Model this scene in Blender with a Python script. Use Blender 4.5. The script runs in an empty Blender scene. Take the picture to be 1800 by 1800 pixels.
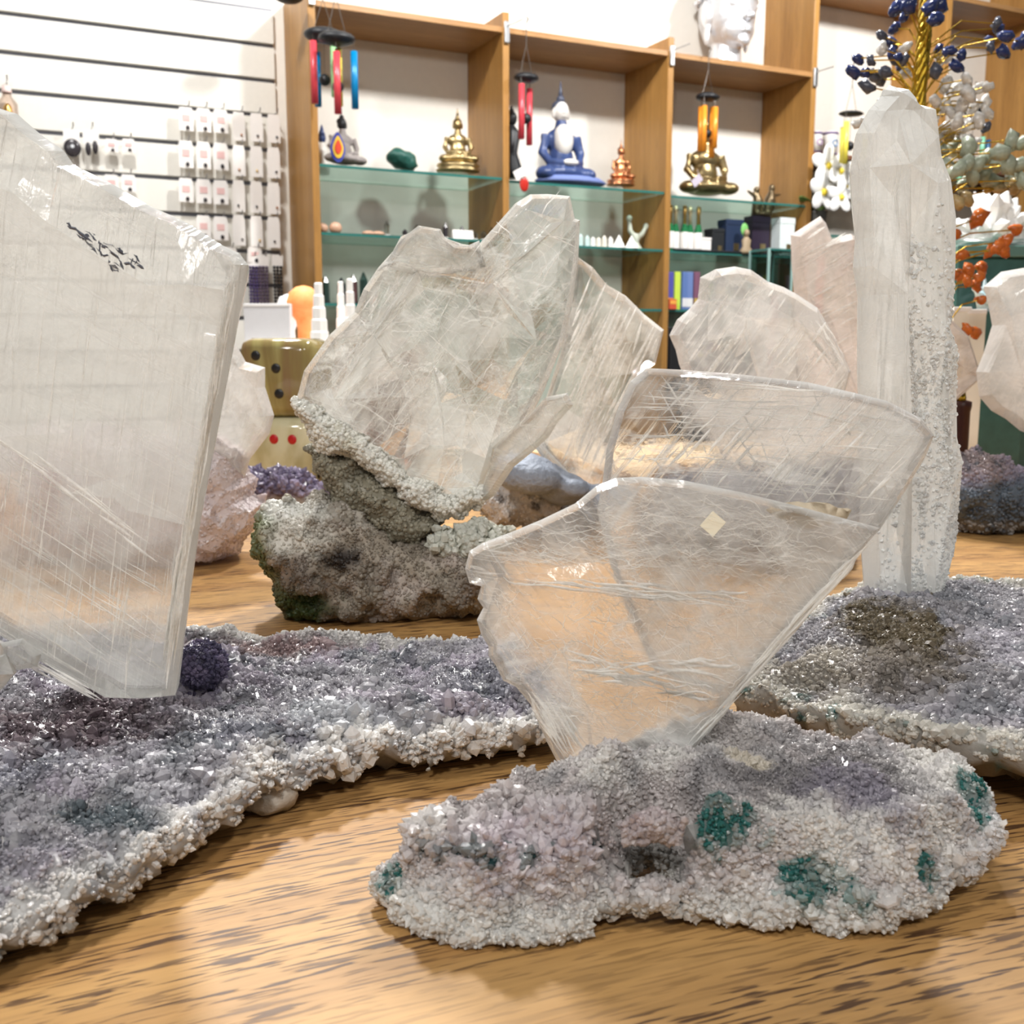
import bpy, bmesh, math, random
import numpy as np
from mathutils import Vector, Matrix
from mathutils.geometry import delaunay_2d_cdt

random.seed(7)
RNG = np.random.default_rng(11)
SC = bpy.context.scene
COL = SC.collection

# ------------------------------------------------------------------ camera
F = 1850.0                       # focal length in pixels of the 1800 px frame
PITCH = math.atan(290 / 1850)
CAM = np.array([0.0, 0.0, 0.22])  # 22 cm above the table top (z = 0)
FW = np.array([0, math.cos(PITCH), -math.sin(PITCH)])
UP = np.array([0, math.sin(PITCH), math.cos(PITCH)])
RT = np.array([1.0, 0, 0])
cd = bpy.data.cameras.new('camera')
cd.lens = 36 * F / 1800
cd.sensor_width = 36
cd.clip_start = 0.01
cd.clip_end = 60
cd.dof.use_dof = True
cd.dof.focus_distance = 0.60
cd.dof.aperture_fstop = 20
cam = bpy.data.objects.new('camera', cd)
cam.location = CAM
cam.rotation_euler = (math.pi / 2 - PITCH, 0, 0)
COL.objects.link(cam)
SC.camera = cam

# ------------------------------------------------------------------ world, lamps, exposure
wd = bpy.data.worlds.new('shop_ambient')
SC.world = wd
wd.use_nodes = True
wd.node_tree.nodes['Background'].inputs[0].default_value = (1.0, 0.985, 0.96, 1)
wd.node_tree.nodes['Background'].inputs[1].default_value = 0.17


def lamp(name, loc, target, size, power, col=(1, 0.982, 0.955)):
    d = bpy.data.lights.new(name, 'AREA')
    d.shape = 'DISK'
    d.size = size
    d.energy = power
    d.color = col
    o = bpy.data.objects.new(name, d)
    o.location = loc
    o.rotation_euler = (Vector(target) - Vector(loc)).to_track_quat('-Z', 'Y').to_euler()
    COL.objects.link(o)
    return o


lamp('ceiling_spot', (-0.60, 2.35, 1.85), (-0.1, 0.5, 0), 0.2, 50)
lamp('ceiling_spot', (0.55, 2.05, 1.85), (0.2, 0.5, 0), 0.2, 46)
lamp('ceiling_spot', (-0.9, -0.1, 1.75), (0.0, 0.7, 0), 0.22, 11)
lamp('ceiling_spot', (0.9, -0.5, 1.75), (0.1, 0.9, 0.1), 0.22, 7)
lamp('ceiling_spot', (-0.35, -1.5, 1.85), (0.0, 0.8, 0.15), 0.35, 24)
lamp('ceiling_spot', (-0.9, 2.6, 2.05), (-1.1, 3.6, 0.9), 0.16, 24)
lamp('ceiling_spot', (0.45, 2.9, 2.05), (0.1, 4.2, 0.9), 0.16, 36)
lamp('ceiling_spot', (1.75, 3.5, 2.05), (1.4, 4.8, 0.9), 0.16, 36)

SC.view_settings.view_transform = 'Standard'
SC.view_settings.look = 'None'
SC.view_settings.gamma = 1.0
SC.view_settings.use_curve_mapping = False
SC.view_settings.exposure = 0.10
SC.cycles.max_bounces = 10
SC.cycles.transparent_max_bounces = 18
SC.cycles.transmission_bounces = 8
SC.cycles.sample_clamp_indirect = 6
SC.cycles.caustics_reflective = False
SC.cycles.use_denoising = True


# ------------------------------------------------------------------ projection helpers (real places from sight lines)
def ray(x, y):
    return FW + RT * (x - 900) / F - UP * (y - 900) / F


def at(x, y, Y):                 # the point at distance Y from the camera along the room
    r = ray(x, y)
    return CAM + r * (Y / r[1])


def gr(x, y, z=0.0):             # the point at height z
    r = ray(x, y)
    return CAM + r * ((z - CAM[2]) / r[2])


WDIR = ray(4780, 610)
WDIR[2] = 0
WDIR /= np.linalg.norm(WDIR)      # direction along the back wall
WN = np.array([WDIR[1], -WDIR[0], 0])  # wall normal, into the room
WANG = math.atan2(WDIR[1], WDIR[0])
WP0 = at(890, 610, 4.0)
WP0[2] = 0


def wu(x, y, d):                  # (along wall, height) seen at pixel on a plane d behind the shelf fronts
    r = ray(x, y)
    t = np.dot(WP0 - WN * d - CAM, WN) / np.dot(r, WN)
    q = CAM + r * t
    return float(np.dot(q - WP0, WDIR)), float(q[2])


def wl(u, d, z):
    q = WP0 + WDIR * u - WN * d
    return Vector((q[0], q[1], z))


# ------------------------------------------------------------------ noise
def _hash(i, j, k, s):
    n = (i * 374761393 + j * 668265263 + k * 2147483647 + s * 1274126177) & 0xffffffff
    n = ((n ^ (n >> 13)) * 1274126177) & 0xffffffff
    return ((n ^ (n >> 16)) & 0xffff) / 65535.0


def vnoise(P, scale, seed=0):
    Q = np.asarray(P, float) * scale + 1000.0
    I = np.floor(Q).astype(np.int64)
    f = Q - I
    f = f * f * (3 - 2 * f)
    out = 0
    for a in (0, 1):
        for b in (0, 1):
            for c in (0, 1):
                w = (f[:, 0] if a else 1 - f[:, 0]) * (f[:, 1] if b else 1 - f[:, 1]) * (f[:, 2] if c else 1 - f[:, 2])
                out = out + w * _hash(I[:, 0] + a, I[:, 1] + b, I[:, 2] + c, seed)
    return out * 2 - 1


def fbm(P, scale, oct=3, seed=0):
    o, a = 0, 1.0
    for k in range(oct):
        o = o + a * vnoise(P, scale * 2 ** k, seed + k)
        a *= 0.5
    return o


# ------------------------------------------------------------------ objects
def tag(o, label=None, cat=None, group=None, kind=None):
    if label: o['label'] = label
    if cat: o['category'] = cat
    if group: o['group'] = group
    if kind: o['kind'] = kind
    return o


def empty(name, loc, rz=0.0, label=None, cat=None, group=None):
    o = bpy.data.objects.new(name, None)
    o.empty_display_size = 0.02
    o.location = Vector(loc)
    o.rotation_euler = (0, 0, rz)
    COL.objects.link(o)
    return tag(o, label, cat, group)


def mesh_np(name, V, Fc, mat, parent=None, smooth=False, cols=None, milk=None):
    me = bpy.data.meshes.new(name)
    me.from_pydata([tuple(v) for v in V] if not isinstance(V, np.ndarray) else V.tolist(), [], Fc if not isinstance(Fc, np.ndarray) else Fc.tolist())
    me.update()
    if cols is not None:
        a = me.attributes.new('col', 'FLOAT_COLOR', 'POINT')
        c4 = np.ones((len(V), 4), np.float32)
        c4[:, :3] = cols
        a.data.foreach_set('color', c4.ravel())
    if milk is not None:
        a = me.attributes.new('milk', 'FLOAT', 'POINT')
        a.data.foreach_set('value', np.asarray(milk, np.float32))
    if smooth:
        me.polygons.foreach_set('use_smooth', [True] * len(me.polygons))
    if mat: me.materials.append(mat)
    o = bpy.data.objects.new(name, me)
    if parent is not None: o.parent = parent
    COL.objects.link(o)
    return o


class MB:
    """collects simple shapes into one mesh"""
    def __init__(s): s.v, s.f = [], []

    def add(s, V, Fc):
        b = len(s.v)
        s.v += [tuple(p) for p in V]
        s.f += [tuple(i + b for i in q) for q in Fc]
        return s

    def box(s, c, d, rot=None, taper=1.0, bev=0.0):
        c = Vector(c); hx, hy, hz = d[0] / 2, d[1] / 2, d[2] / 2
        bm = bmesh.new()
        bmesh.ops.create_cube(bm, size=1)
        for v in bm.verts:
            t = taper if v.co.z > 0 else 1
            v.co = Vector((v.co.x * 2 * hx * t, v.co.y * 2 * hy * t, v.co.z * 2 * hz))
        if bev: bmesh.ops.bevel(bm, geom=bm.edges[:], offset=bev, segments=2, affect='EDGES', profile=0.5)
        bm.verts.ensure_lookup_table()
        R = rot if rot is not None else Matrix.Identity(3)
        V = [R @ v.co + c for v in bm.verts]
        s.add(V, [[v.index for v in f.verts] for f in bm.faces])
        bm.free()
        return s

    def tube(s, pts, rad, n=8, cap=True):
        pts = [Vector(p) for p in pts]
        if not hasattr(rad, '__len__'): rad = [rad] * len(pts)
        V, Fc = [], []
        for i, p in enumerate(pts):
            t = (pts[min(i + 1, len(pts) - 1)] - pts[max(i - 1, 0)]).normalized()
            a = t.cross(Vector((0.31, 0.17, 0.93)))
            if a.length < 1e-3: a = t.cross(Vector((1, 0, 0)))
            a.normalize(); b = t.cross(a)
            for k in range(n):
                q = 2 * math.pi * k / n
                V.append(p + (a * math.cos(q) + b * math.sin(q)) * rad[i])
        for i in range(len(pts) - 1):
            for k in range(n):
                Fc.append((i * n + k, i * n + (k + 1) % n, (i + 1) * n + (k + 1) % n, (i + 1) * n + k))
        if cap:
            Fc.append(tuple(range(n))[::-1]); Fc.append(tuple((len(pts) - 1) * n + k for k in range(n)))
        return s.add(V, Fc)

    def lathe(s, prof, n=20, c=(0, 0, 0), sx=1, sy=1):
        V, Fc = [], []
        m = len(prof)
        for r, z in prof:
            for k in range(n):
                q = 2 * math.pi * k / n
                V.append((c[0] + r * math.cos(q) * sx, c[1] + r * math.sin(q) * sy, c[2] + z))
        for i in range(m - 1):
            for k in range(n):
                Fc.append((i * n + k, i * n + (k + 1) % n, (i + 1) * n + (k + 1) % n, (i + 1) * n + k))
        Fc.append(tuple(range(n))[::-1]); Fc.append(tuple((m - 1) * n + k for k in range(n)))
        return s.add(V, Fc)

    def ell(s, c, r, rot=None, nu=14, nv=9, nz=0.0):
        V, Fc = [], []
        R = rot if rot is not None else Matrix.Identity(3)
        c = Vector(c)
        rows = [[Vector((0, 0, -1))]] + [[Vector((math.cos(2 * math.pi * k / nu) * math.sin(math.pi * i / nv), math.sin(2 * math.pi * k / nu) * math.sin(math.pi * i / nv), -math.cos(math.pi * i / nv))) for k in range(nu)] for i in range(1, nv)] + [[Vector((0, 0, 1))]]
        idx = []
        for row in rows:
            ii = []
            for p in row:
                k = 1 + (random.uniform(-nz, nz) if nz else 0)
                ii.append(len(V)); V.append(R @ Vector((p.x * r[0] * k, p.y * r[1] * k, p.z * r[2] * k)) + c)
            idx.append(ii)
        for i in range(len(idx) - 1):
            a, b = idx[i], idx[i + 1]
            for k in range(nu):
                k2 = (k + 1) % nu
                if len(a) == 1: Fc.append((a[0], b[k2], b[k]))
                elif len(b) == 1: Fc.append((a[k], a[k2], b[0]))
                else: Fc.append((a[k], a[k2], b[k2], b[k]))
        return s.add(V, Fc)

    def prism(s, poly, z0, z1, axis='z'):
        n = len(poly)
        def m(x, y, z): return (x, y, z) if axis == 'z' else ((x, z, y) if axis == 'y' else (z, x, y))
        V = [m(x, y, z0) for x, y in poly] + [m(x, y, z1) for x, y in poly]
        Fc = [tuple(range(n))[::-1], tuple(range(n, 2 * n))] + [(i, (i + 1) % n, n + (i + 1) % n, n + i) for i in range(n)]
        return s.add(V, Fc)

    def build(s, name, mat, parent=None, smooth=False, remesh=0.0, loc=None):
        o = mesh_np(name, s.v, s.f, mat, parent, smooth)
        bm = bmesh.new(); bm.from_mesh(o.data)
        bmesh.ops.recalc_face_normals(bm, faces=bm.faces[:])
        bm.to_mesh(o.data); bm.free()
        if remesh:
            m = o.modifiers.new('skin', 'REMESH'); m.mode = 'VOXEL'; m.voxel_size = remesh; m.use_smooth_shade = True
            m2 = o.modifiers.new('soft', 'SMOOTH'); m2.iterations = 3
        if loc is not None: o.location = loc
        return o


# ------------------------------------------------------------------ materials
MATS = {}


def newmat(name):
    m = bpy.data.materials.new(name)
    m.use_nodes = True
    nt = m.node_tree
    b = nt.nodes['Principled BSDF']
    MATS[name] = m
    return m, nt, b


def plain(name, col, rough=0.5, metal=0.0, spec=0.5, bump=0.0, bscale=60, var=0.0, trans=0.0, ior=1.45, coat=0.0):
    if name in MATS: return MATS[name]
    m, nt, b = newmat(name)
    b.inputs['Base Color'].default_value = (*col, 1)
    b.inputs['Roughness'].default_value = rough
    b.inputs['Metallic'].default_value = metal
    b.inputs['Specular IOR Level'].default_value = spec
    b.inputs['Transmission Weight'].default_value = trans
    b.inputs['IOR'].default_value = ior
    b.inputs['Coat Weight'].default_value = coat
    tc = nt.nodes.new('ShaderNodeTexCoord')
    nz = nt.nodes.new('ShaderNodeTexNoise')
    nz.inputs['Scale'].default_value = bscale
    nz.inputs['Detail'].default_value = 4
    nt.links.new(tc.outputs['Object'], nz.inputs['Vector'])
    if bump:
        bp = nt.nodes.new('ShaderNodeBump')
        bp.inputs['Strength'].default_value = bump
        bp.inputs['Distance'].default_value = 0.004
        nt.links.new(nz.outputs['Fac'], bp.inputs['Height'])
        nt.links.new(bp.outputs['Normal'], b.inputs['Normal'])
    v = var if var else 0.04
    mx = nt.nodes.new('ShaderNodeMix'); mx.data_type = 'RGBA'
    mx.inputs[6].default_value = (*[c * (1 - v) for c in col], 1)
    mx.inputs[7].default_value = (*[min(1, c * (1 + v)) for c in col], 1)
    nt.links.new(nz.outputs['Fac'], mx.inputs[0])
    nt.links.new(mx.outputs[2], b.inputs['Base Color'])
    return m


def ramp(nt, fac, stops):
    r = nt.nodes.new('ShaderNodeValToRGB')
    e = r.color_ramp.elements
    while len(e) < len(stops): e.new(0.5)
    for i, (p, c) in enumerate(stops):
        e[i].position = p
        e[i].color = (*c, 1) if hasattr(c, '__len__') else (c, c, c, 1)
    nt.links.new(fac, r.inputs[0])
    return r.outputs[0]


def mth(nt, op, a, b=None, clamp=False):
    n = nt.nodes.new('ShaderNodeMath'); n.operation = op; n.use_clamp = clamp
    for i, x in enumerate((a, b)):
        if x is None: continue
        if isinstance(x, (int, float)): n.inputs[i].default_value = x
        else: nt.links.new(x, n.inputs[i])
    return n.outputs[0]


def noise_tex(nt, vec, scale, detail=4, rough=0.55, dist=0.0):
    n = nt.nodes.new('ShaderNodeTexNoise')
    n.inputs['Scale'].default_value = scale
    n.inputs['Detail'].default_value = detail
    n.inputs['Roughness'].default_value = rough
    n.inputs['Distortion'].default_value = dist
    nt.links.new(vec, n.inputs['Vector'])
    return n.outputs['Fac']


def mapping(nt, vec, loc=(0, 0, 0), rot=(0, 0, 0), scale=(1, 1, 1)):
    n = nt.nodes.new('ShaderNodeMapping')
    n.inputs['Location'].default_value = loc
    n.inputs['Rotation'].default_value = rot
    n.inputs['Scale'].default_value = scale
    nt.links.new(vec, n.inputs['Vector'])
    return n.outputs[0]


def wood(name, light, dark, pore, along=0, scale=1.0, rough=0.35, pores=1.0, curve=0.0):
    """oak: long soft bands and short dark pores along the local x (along = 0) or z (2) axis"""
    if name in MATS: return MATS[name]
    m, nt, b = newmat(name)
    tc = nt.nodes.new('ShaderNodeTexCoord')
    vec = tc.outputs['Object']
    if along == 2: vec = mapping(nt, vec, rot=(0, math.pi / 2, 0))
    if curve:
        sp = nt.nodes.new('ShaderNodeSeparateXYZ'); nt.links.new(vec, sp.inputs[0])
        x2 = mth(nt, 'MULTIPLY', mth(nt, 'MULTIPLY', sp.outputs[0], sp.outputs[0]), curve)
        y2 = mth(nt, 'ADD', sp.outputs[1], x2)
        cb = nt.nodes.new('ShaderNodeCombineXYZ')
        nt.links.new(sp.outputs[0], cb.inputs[0]); nt.links.new(y2, cb.inputs[1]); nt.links.new(sp.outputs[2], cb.inputs[2])
        vec = cb.outputs[0]
    band = noise_tex(nt, mapping(nt, vec, scale=(1.6 * scale, 26 * scale, 26 * scale)), 1.0, 5, 0.6, 0.4)
    fine = noise_tex(nt, mapping(nt, vec, scale=(9 * scale, 260 * scale, 260 * scale)), 1.0, 3, 0.6)
    por = noise_tex(nt, mapping(nt, vec, scale=(38 * scale, 470 * scale, 470 * scale)), 1.0, 2, 0.5)
    zone = noise_tex(nt, mapping(nt, vec, loc=(3, 1, 0), scale=(3 * scale, 45 * scale, 45 * scale)), 1.0, 2, 0.5)
    c1 = ramp(nt, band, [(0.3, dark), (0.62, light)])
    mx = nt.nodes.new('ShaderNodeMix'); mx.data_type = 'RGBA'; mx.blend_type = 'MULTIPLY'
    nt.links.new(ramp(nt, fine, [(0.3, 0.80), (0.6, 1.0)]), mx.inputs[7]); nt.links.new(c1, mx.inputs[6]); mx.inputs[0].default_value = 1
    pm = mth(nt, 'MULTIPLY', ramp(nt, por, [(0.525, 0.0), (0.585, 1.0)]), ramp(nt, zone, [(0.36, 0.25), (0.55, 1.0)]))
    pm = mth(nt, 'MULTIPLY', pm, pores)
    m2 = nt.nodes.new('ShaderNodeMix'); m2.data_type = 'RGBA'
    nt.links.new(pm, m2.inputs[0]); nt.links.new(mx.outputs[2], m2.inputs[6]); m2.inputs[7].default_value = (*pore, 1)
    nt.links.new(m2.outputs[2], b.inputs['Base Color'])
    b.inputs['Roughness'].default_value = rough
    b.inputs['Specular IOR Level'].default_value = 0.35
    bp = nt.nodes.new('ShaderNodeBump'); bp.inputs['Strength'].default_value = 0.15; bp.inputs['Distance'].default_value = 0.001
    nt.links.new(mth(nt, 'SUBTRACT', 1.0, pm), bp.inputs['Height']); nt.links.new(bp.outputs[0], b.inputs['Normal'])
    return m


def druse_mat(name, rough=0.14, translucent=0.35, spec=0.6, bump=0.3, bscale=900):
    """small quartz crystals; colour comes with the mineral (point colours)"""
    if name in MATS: return MATS[name]
    m, nt, b = newmat(name)
    at_ = nt.nodes.new('ShaderNodeAttribute'); at_.attribute_name = 'col'
    tc = nt.nodes.new('ShaderNodeTexCoord')
    nz = noise_tex(nt, tc.outputs['Object'], bscale * 0.6, 3)
    mx = nt.nodes.new('ShaderNodeMix'); mx.data_type = 'RGBA'; mx.blend_type = 'MULTIPLY'; mx.inputs[0].default_value = 1
    nt.links.new(at_.outputs['Color'], mx.inputs[6])
    nt.links.new(ramp(nt, nz, [(0.3, 0.9), (0.65, 1.0)]), mx.inputs[7])
    nt.links.new(mx.outputs[2], b.inputs['Base Color'])
    b.inputs['Roughness'].default_value = rough
    b.inputs['Specular IOR Level'].default_value = spec
    if bump:
        bp = nt.nodes.new('ShaderNodeBump'); bp.inputs['Strength'].default_value = bump; bp.inputs['Distance'].default_value = 0.001
        nt.links.new(noise_tex(nt, tc.outputs['Object'], bscale, 3), bp.inputs['Height']); nt.links.new(bp.outputs[0], b.inputs['Normal'])
    if translucent:
        tr = nt.nodes.new('ShaderNodeBsdfTranslucent'); nt.links.new(mx.outputs[2], tr.inputs[0])
        ms = nt.nodes.new('ShaderNodeMixShader'); ms.inputs[0].default_value = translucent
        nt.links.new(b.outputs[0], ms.inputs[1]); nt.links.new(tr.outputs[0], ms.inputs[2])
        nt.links.new(ms.outputs[0], nt.nodes['Material Output'].inputs[0])
    return m


def selenite_mat(name, base=0.2, lines=0.5, line_ang=1.2, line_scale=1.0, cloud=0.3, veins=0.4, vein_scale=40,
                 white=(0.93, 0.92, 0.90), clear=(0.97, 0.96, 0.95), refr=0.5, ior=1.18, bump=0.25, rough=0.02, second=None, seed=0.0, wrinkle=0.0, wr_ang=0.0, wr_scale=1.0, gloss=0.5):
    """clear gypsum with milky veils, cleavage streaks and healed cracks"""
    m, nt, b = newmat(name)
    nt.nodes.remove(b)
    tc = nt.nodes.new('ShaderNodeTexCoord')
    vec = mapping(nt, tc.outputs['Object'], loc=(seed, seed * 1.7, 0))
    ml = nt.nodes.new('ShaderNodeAttribute'); ml.attribute_name = 'milk'
    fm = nt.nodes.new('ShaderNodeAttribute'); fm.attribute_name = 'fmilk'
    total = mth(nt, 'ADD', mth(nt, 'ADD', ml.outputs['Fac'], fm.outputs['Fac']), base)

    def streak(ang, sc, amt, lo=0.56, hi=0.72):
        v = mapping(nt, vec, rot=(0, 0, ang))
        v = mapping(nt, v, scale=(9 * sc, 620 * sc, 30))
        s = ramp(nt, noise_tex(nt, v, 1.0, 3, 0.7, 0.1), [(lo, 0.0), (hi, 1.0)])
        g = ramp(nt, noise_tex(nt, vec, 14 * sc, 2), [(0.38, 0.05), (0.62, 1.0)])
        return mth(nt, 'MULTIPLY', mth(nt, 'MULTIPLY', s, g), amt), s
    st, sraw = streak(line_ang, line_scale, lines)
    total = mth(nt, 'ADD', total, st)
    if second:
        s2, _ = streak(second[0], second[1], second[2])
        total = mth(nt, 'ADD', total, s2)
    cl = ramp(nt, noise_tex(nt, vec, 24, 7, 0.62, 0.6), [(0.45, 0.0), (0.66, 1.0)])
    total = mth(nt, 'ADD', total, mth(nt, 'MULTIPLY', cl, cloud))
    if veins:
        vo = nt.nodes.new('ShaderNodeTexVoronoi'); vo.feature = 'DISTANCE_TO_EDGE'; vo.inputs['Scale'].default_value = vein_scale
        wv = mapping(nt, vec, rot=(0, 0, line_ang), scale=(0.55, 1.3, 1))
        dn = nt.nodes.new('ShaderNodeTexNoise'); dn.inputs['Scale'].default_value = 60; dn.inputs['Detail'].default_value = 4
        nt.links.new(wv, dn.inputs['Vector'])
        va = nt.nodes.new('ShaderNodeVectorMath'); va.operation = 'MULTIPLY_ADD'
        nt.links.new(dn.outputs['Color'], va.inputs[0]); va.inputs[1].default_value = (0.03, 0.03, 0.0); nt.links.new(wv, va.inputs[2])
        nt.links.new(va.outputs[0], vo.inputs['Vector'])
        ve = ramp(nt, vo.outputs['Distance'], [(0.0, 1.0), (0.035, 0.0)])
        gg = ramp(nt, noise_tex(nt, vec, 19, 2), [(0.42, 0.0), (0.6, 1.0)])
        total = mth(nt, 'ADD', total, mth(nt, 'MULTIPLY', mth(nt, 'MULTIPLY', ve, gg), veins))
    if wrinkle:
        wv = mapping(nt, vec, rot=(0, 0, wr_ang))
        wv = mapping(nt, wv, scale=(9 * wr_scale, 34 * wr_scale, 10))
        nn = noise_tex(nt, wv, 1.0, 3, 0.5, 0.5)
        sn = mth(nt, 'ABSOLUTE', mth(nt, 'SINE', mth(nt, 'MULTIPLY', nn, 75.0)))
        ln = ramp(nt, sn, [(0.0, 1.0), (0.22, 0.0)])
        gg = ramp(nt, noise_tex(nt, mapping(nt, vec, loc=(2, 5, 0)), 22, 4), [(0.38, 0.0), (0.62, 1.0)])
        total = mth(nt, 'ADD', total, mth(nt, 'MULTIPLY', mth(nt, 'MULTIPLY', ln, gg), wrinkle))
    mask = mth(nt, 'MINIMUM', total, 0.94)
    mask = mth(nt, 'MAXIMUM', mask, 0.0)
    bp = nt.nodes.new('ShaderNodeBump'); bp.inputs['Strength'].default_value = bump; bp.inputs['Distance'].default_value = 0.002
    nt.links.new(mth(nt, 'ADD', sraw, noise_tex(nt, vec, 90, 4)), bp.inputs['Height'])
    df = nt.nodes.new('ShaderNodeBsdfDiffuse'); df.inputs[0].default_value = (*white, 1); nt.links.new(bp.outputs[0], df.inputs['Normal'])
    tl = nt.nodes.new('ShaderNodeBsdfTranslucent'); tl.inputs[0].default_value = (*white, 1); nt.links.new(bp.outputs[0], tl.inputs['Normal'])
    mk = nt.nodes.new('ShaderNodeMixShader'); mk.inputs[0].default_value = 0.42
    nt.links.new(df.outputs[0], mk.inputs[1]); nt.links.new(tl.outputs[0], mk.inputs[2])
    tp = nt.nodes.new('ShaderNodeBsdfTransparent'); tp.inputs[0].default_value = (*clear, 1)
    rf = nt.nodes.new('ShaderNodeBsdfRefraction'); rf.inputs['Color'].default_value = (*clear, 1)
    rf.inputs['IOR'].default_value = ior; rf.inputs['Roughness'].default_value = rough
    nt.links.new(bp.outputs[0], rf.inputs['Normal'])
    c = nt.nodes.new('ShaderNodeMixShader'); c.inputs[0].default_value = refr
    nt.links.new(tp.outputs[0], c.inputs[1]); nt.links.new(rf.outputs[0], c.inputs[2])
    mm = nt.nodes.new('ShaderNodeMixShader')
    nt.links.new(mask, mm.inputs[0]); nt.links.new(c.outputs[0], mm.inputs[1]); nt.links.new(mk.outputs[0], mm.inputs[2])
    gl = nt.nodes.new('ShaderNodeBsdfGlossy'); gl.inputs['Roughness'].default_value = 0.07; nt.links.new(bp.outputs[0], gl.inputs['Normal'])
    fr = nt.nodes.new('ShaderNodeLayerWeight'); fr.inputs['Blend'].default_value = 0.25
    fg = mth(nt, 'MULTIPLY', fr.outputs['Fresnel'], gloss)
    gm = nt.nodes.new('ShaderNodeMixShader'); nt.links.new(fg, gm.inputs[0])
    nt.links.new(mm.outputs[0], gm.inputs[1]); nt.links.new(gl.outputs[0], gm.inputs[2])
    nt.links.new(gm.outputs[0], nt.nodes['Material Output'].inputs[0])
    return m


def line_mat(name, col, clear=0.45):
    m, nt, b = newmat(name)
    b.inputs['Base Color'].default_value = (*col, 1); b.inputs['Roughness'].default_value = 0.4
    tp = nt.nodes.new('ShaderNodeBsdfTransparent')
    ms = nt.nodes.new('ShaderNodeMixShader')
    tc = nt.nodes.new('ShaderNodeTexCoord')
    nt.links.new(ramp(nt, noise_tex(nt, tc.outputs['Object'], 90, 3), [(0.35, clear - 0.25), (0.65, clear + 0.3)]), ms.inputs[0])
    tl = nt.nodes.new('ShaderNodeBsdfTranslucent'); tl.inputs[0].default_value = (*col, 1)
    m2 = nt.nodes.new('ShaderNodeMixShader'); m2.inputs[0].default_value = 0.5
    nt.links.new(b.outputs[0], m2.inputs[1]); nt.links.new(tl.outputs[0], m2.inputs[2])
    nt.links.new(m2.outputs[0], ms.inputs[1]); nt.links.new(tp.outputs[0], ms.inputs[2])
    nt.links.new(ms.outputs[0], nt.nodes['Material Output'].inputs[0])
    return m


def glass_mat(name, col=(0.80, 0.92, 0.88), refl=0.5):
    if name in MATS: return MATS[name]
    m, nt, b = newmat(name)
    nt.nodes.remove(b)
    tp = nt.nodes.new('ShaderNodeBsdfTransparent'); tp.inputs[0].default_value = (*col, 1)
    gl = nt.nodes.new('ShaderNodeBsdfGlossy'); gl.inputs['Roughness'].default_value = 0.03
    fr = nt.nodes.new('ShaderNodeFresnel'); fr.inputs[0].default_value = 1.5
    ms = nt.nodes.new('ShaderNodeMixShader')
    nt.links.new(mth(nt, 'MULTIPLY', fr.outputs[0], refl), ms.inputs[0]); nt.links.new(tp.outputs[0], ms.inputs[1]); nt.links.new(gl.outputs[0], ms.inputs[2])
    nt.links.new(ms.outputs[0], nt.nodes['Material Output'].inputs[0])
    return m


# ------------------------------------------------------------------ mineral builders
def dist_to_poly(P, poly):
    d = np.full(len(P), 1e9)
    n = len(poly)
    for i in range(n):
        a, b = poly[i], poly[(i + 1) % n]
        ab = b - a
        t = np.clip(((P - a) @ ab) / max(ab @ ab, 1e-12), 0, 1)
        q = P - (a + t[:, None] * ab)
        d = np.minimum(d, np.sqrt((q * q).sum(1)))
    return d


def in_poly(P, poly):
    c = np.zeros(len(P), bool)
    n = len(poly)
    for i in range(n):
        a, b = poly[i], poly[(i + 1) % n]
        k = ((a[1] > P[:, 1]) != (b[1] > P[:, 1]))
        xx = (b[0] - a[0]) * (P[:, 1] - a[1]) / ((b[1] - a[1]) if abs(b[1] - a[1]) > 1e-12 else 1e-12) + a[0]
        c ^= k & (P[:, 0] < xx)
    return c


def resample(poly, s, jit=0.0, extra=None):
    out, ex = [], []
    n = len(poly)
    for i in range(n):
        a, b = np.array(poly[i]), np.array(poly[(i + 1) % n])
        m = max(1, int(round(np.linalg.norm(b - a) / s)))
        for k in range(m):
            t = k / m
            out.append(a + (b - a) * t + RNG.normal(0, jit, 2) * (jit > 0))
            if extra is not None: ex.append(extra[i] * (1 - t) + extra[(i + 1) % n] * t)
    return np.array(out), (np.array(ex) if extra is not None else None)


def cdt(ring, inner, edges=None):
    pts = np.vstack([ring, inner]) if len(inner) else ring
    n = len(ring)
    E = [(i, (i + 1) % n) for i in range(n)] + list(edges or [])
    v, _, f, ov, _, _ = delaunay_2d_cdt([Vector((float(p[0]), float(p[1]))) for p in pts], E, [], 1, 1e-7)
    return v, f, ov


def idw(P, Q, z, pw=2.0):
    d2 = ((P[:, None, :] - Q[None, :, :]) ** 2).sum(2) + 1e-9
    w = d2 ** (-pw / 2)
    return (w * z[None, :]).sum(1) / w.sum(1)


def fill_points(poly, s, margin):
    lo, hi = poly.min(0), poly.max(0)
    gx, gy = np.meshgrid(np.arange(lo[0], hi[0], s), np.arange(lo[1], hi[1], s))
    P = np.stack([gx.ravel(), gy.ravel()], 1) + RNG.uniform(-0.32, 0.32, (gx.size, 2)) * s
    P = P[in_poly(P, poly)]
    return P[dist_to_poly(P, poly) > margin]


def normals(V, Fc):
    T = V[Fc]
    n = np.cross(T[:, 1] - T[:, 0], T[:, 2] - T[:, 0])
    vn = np.zeros_like(V)
    for k in range(3): np.add.at(vn, Fc[:, k], n)
    vn /= np.linalg.norm(vn, axis=1)[:, None] + 1e-12
    return vn, n


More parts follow.
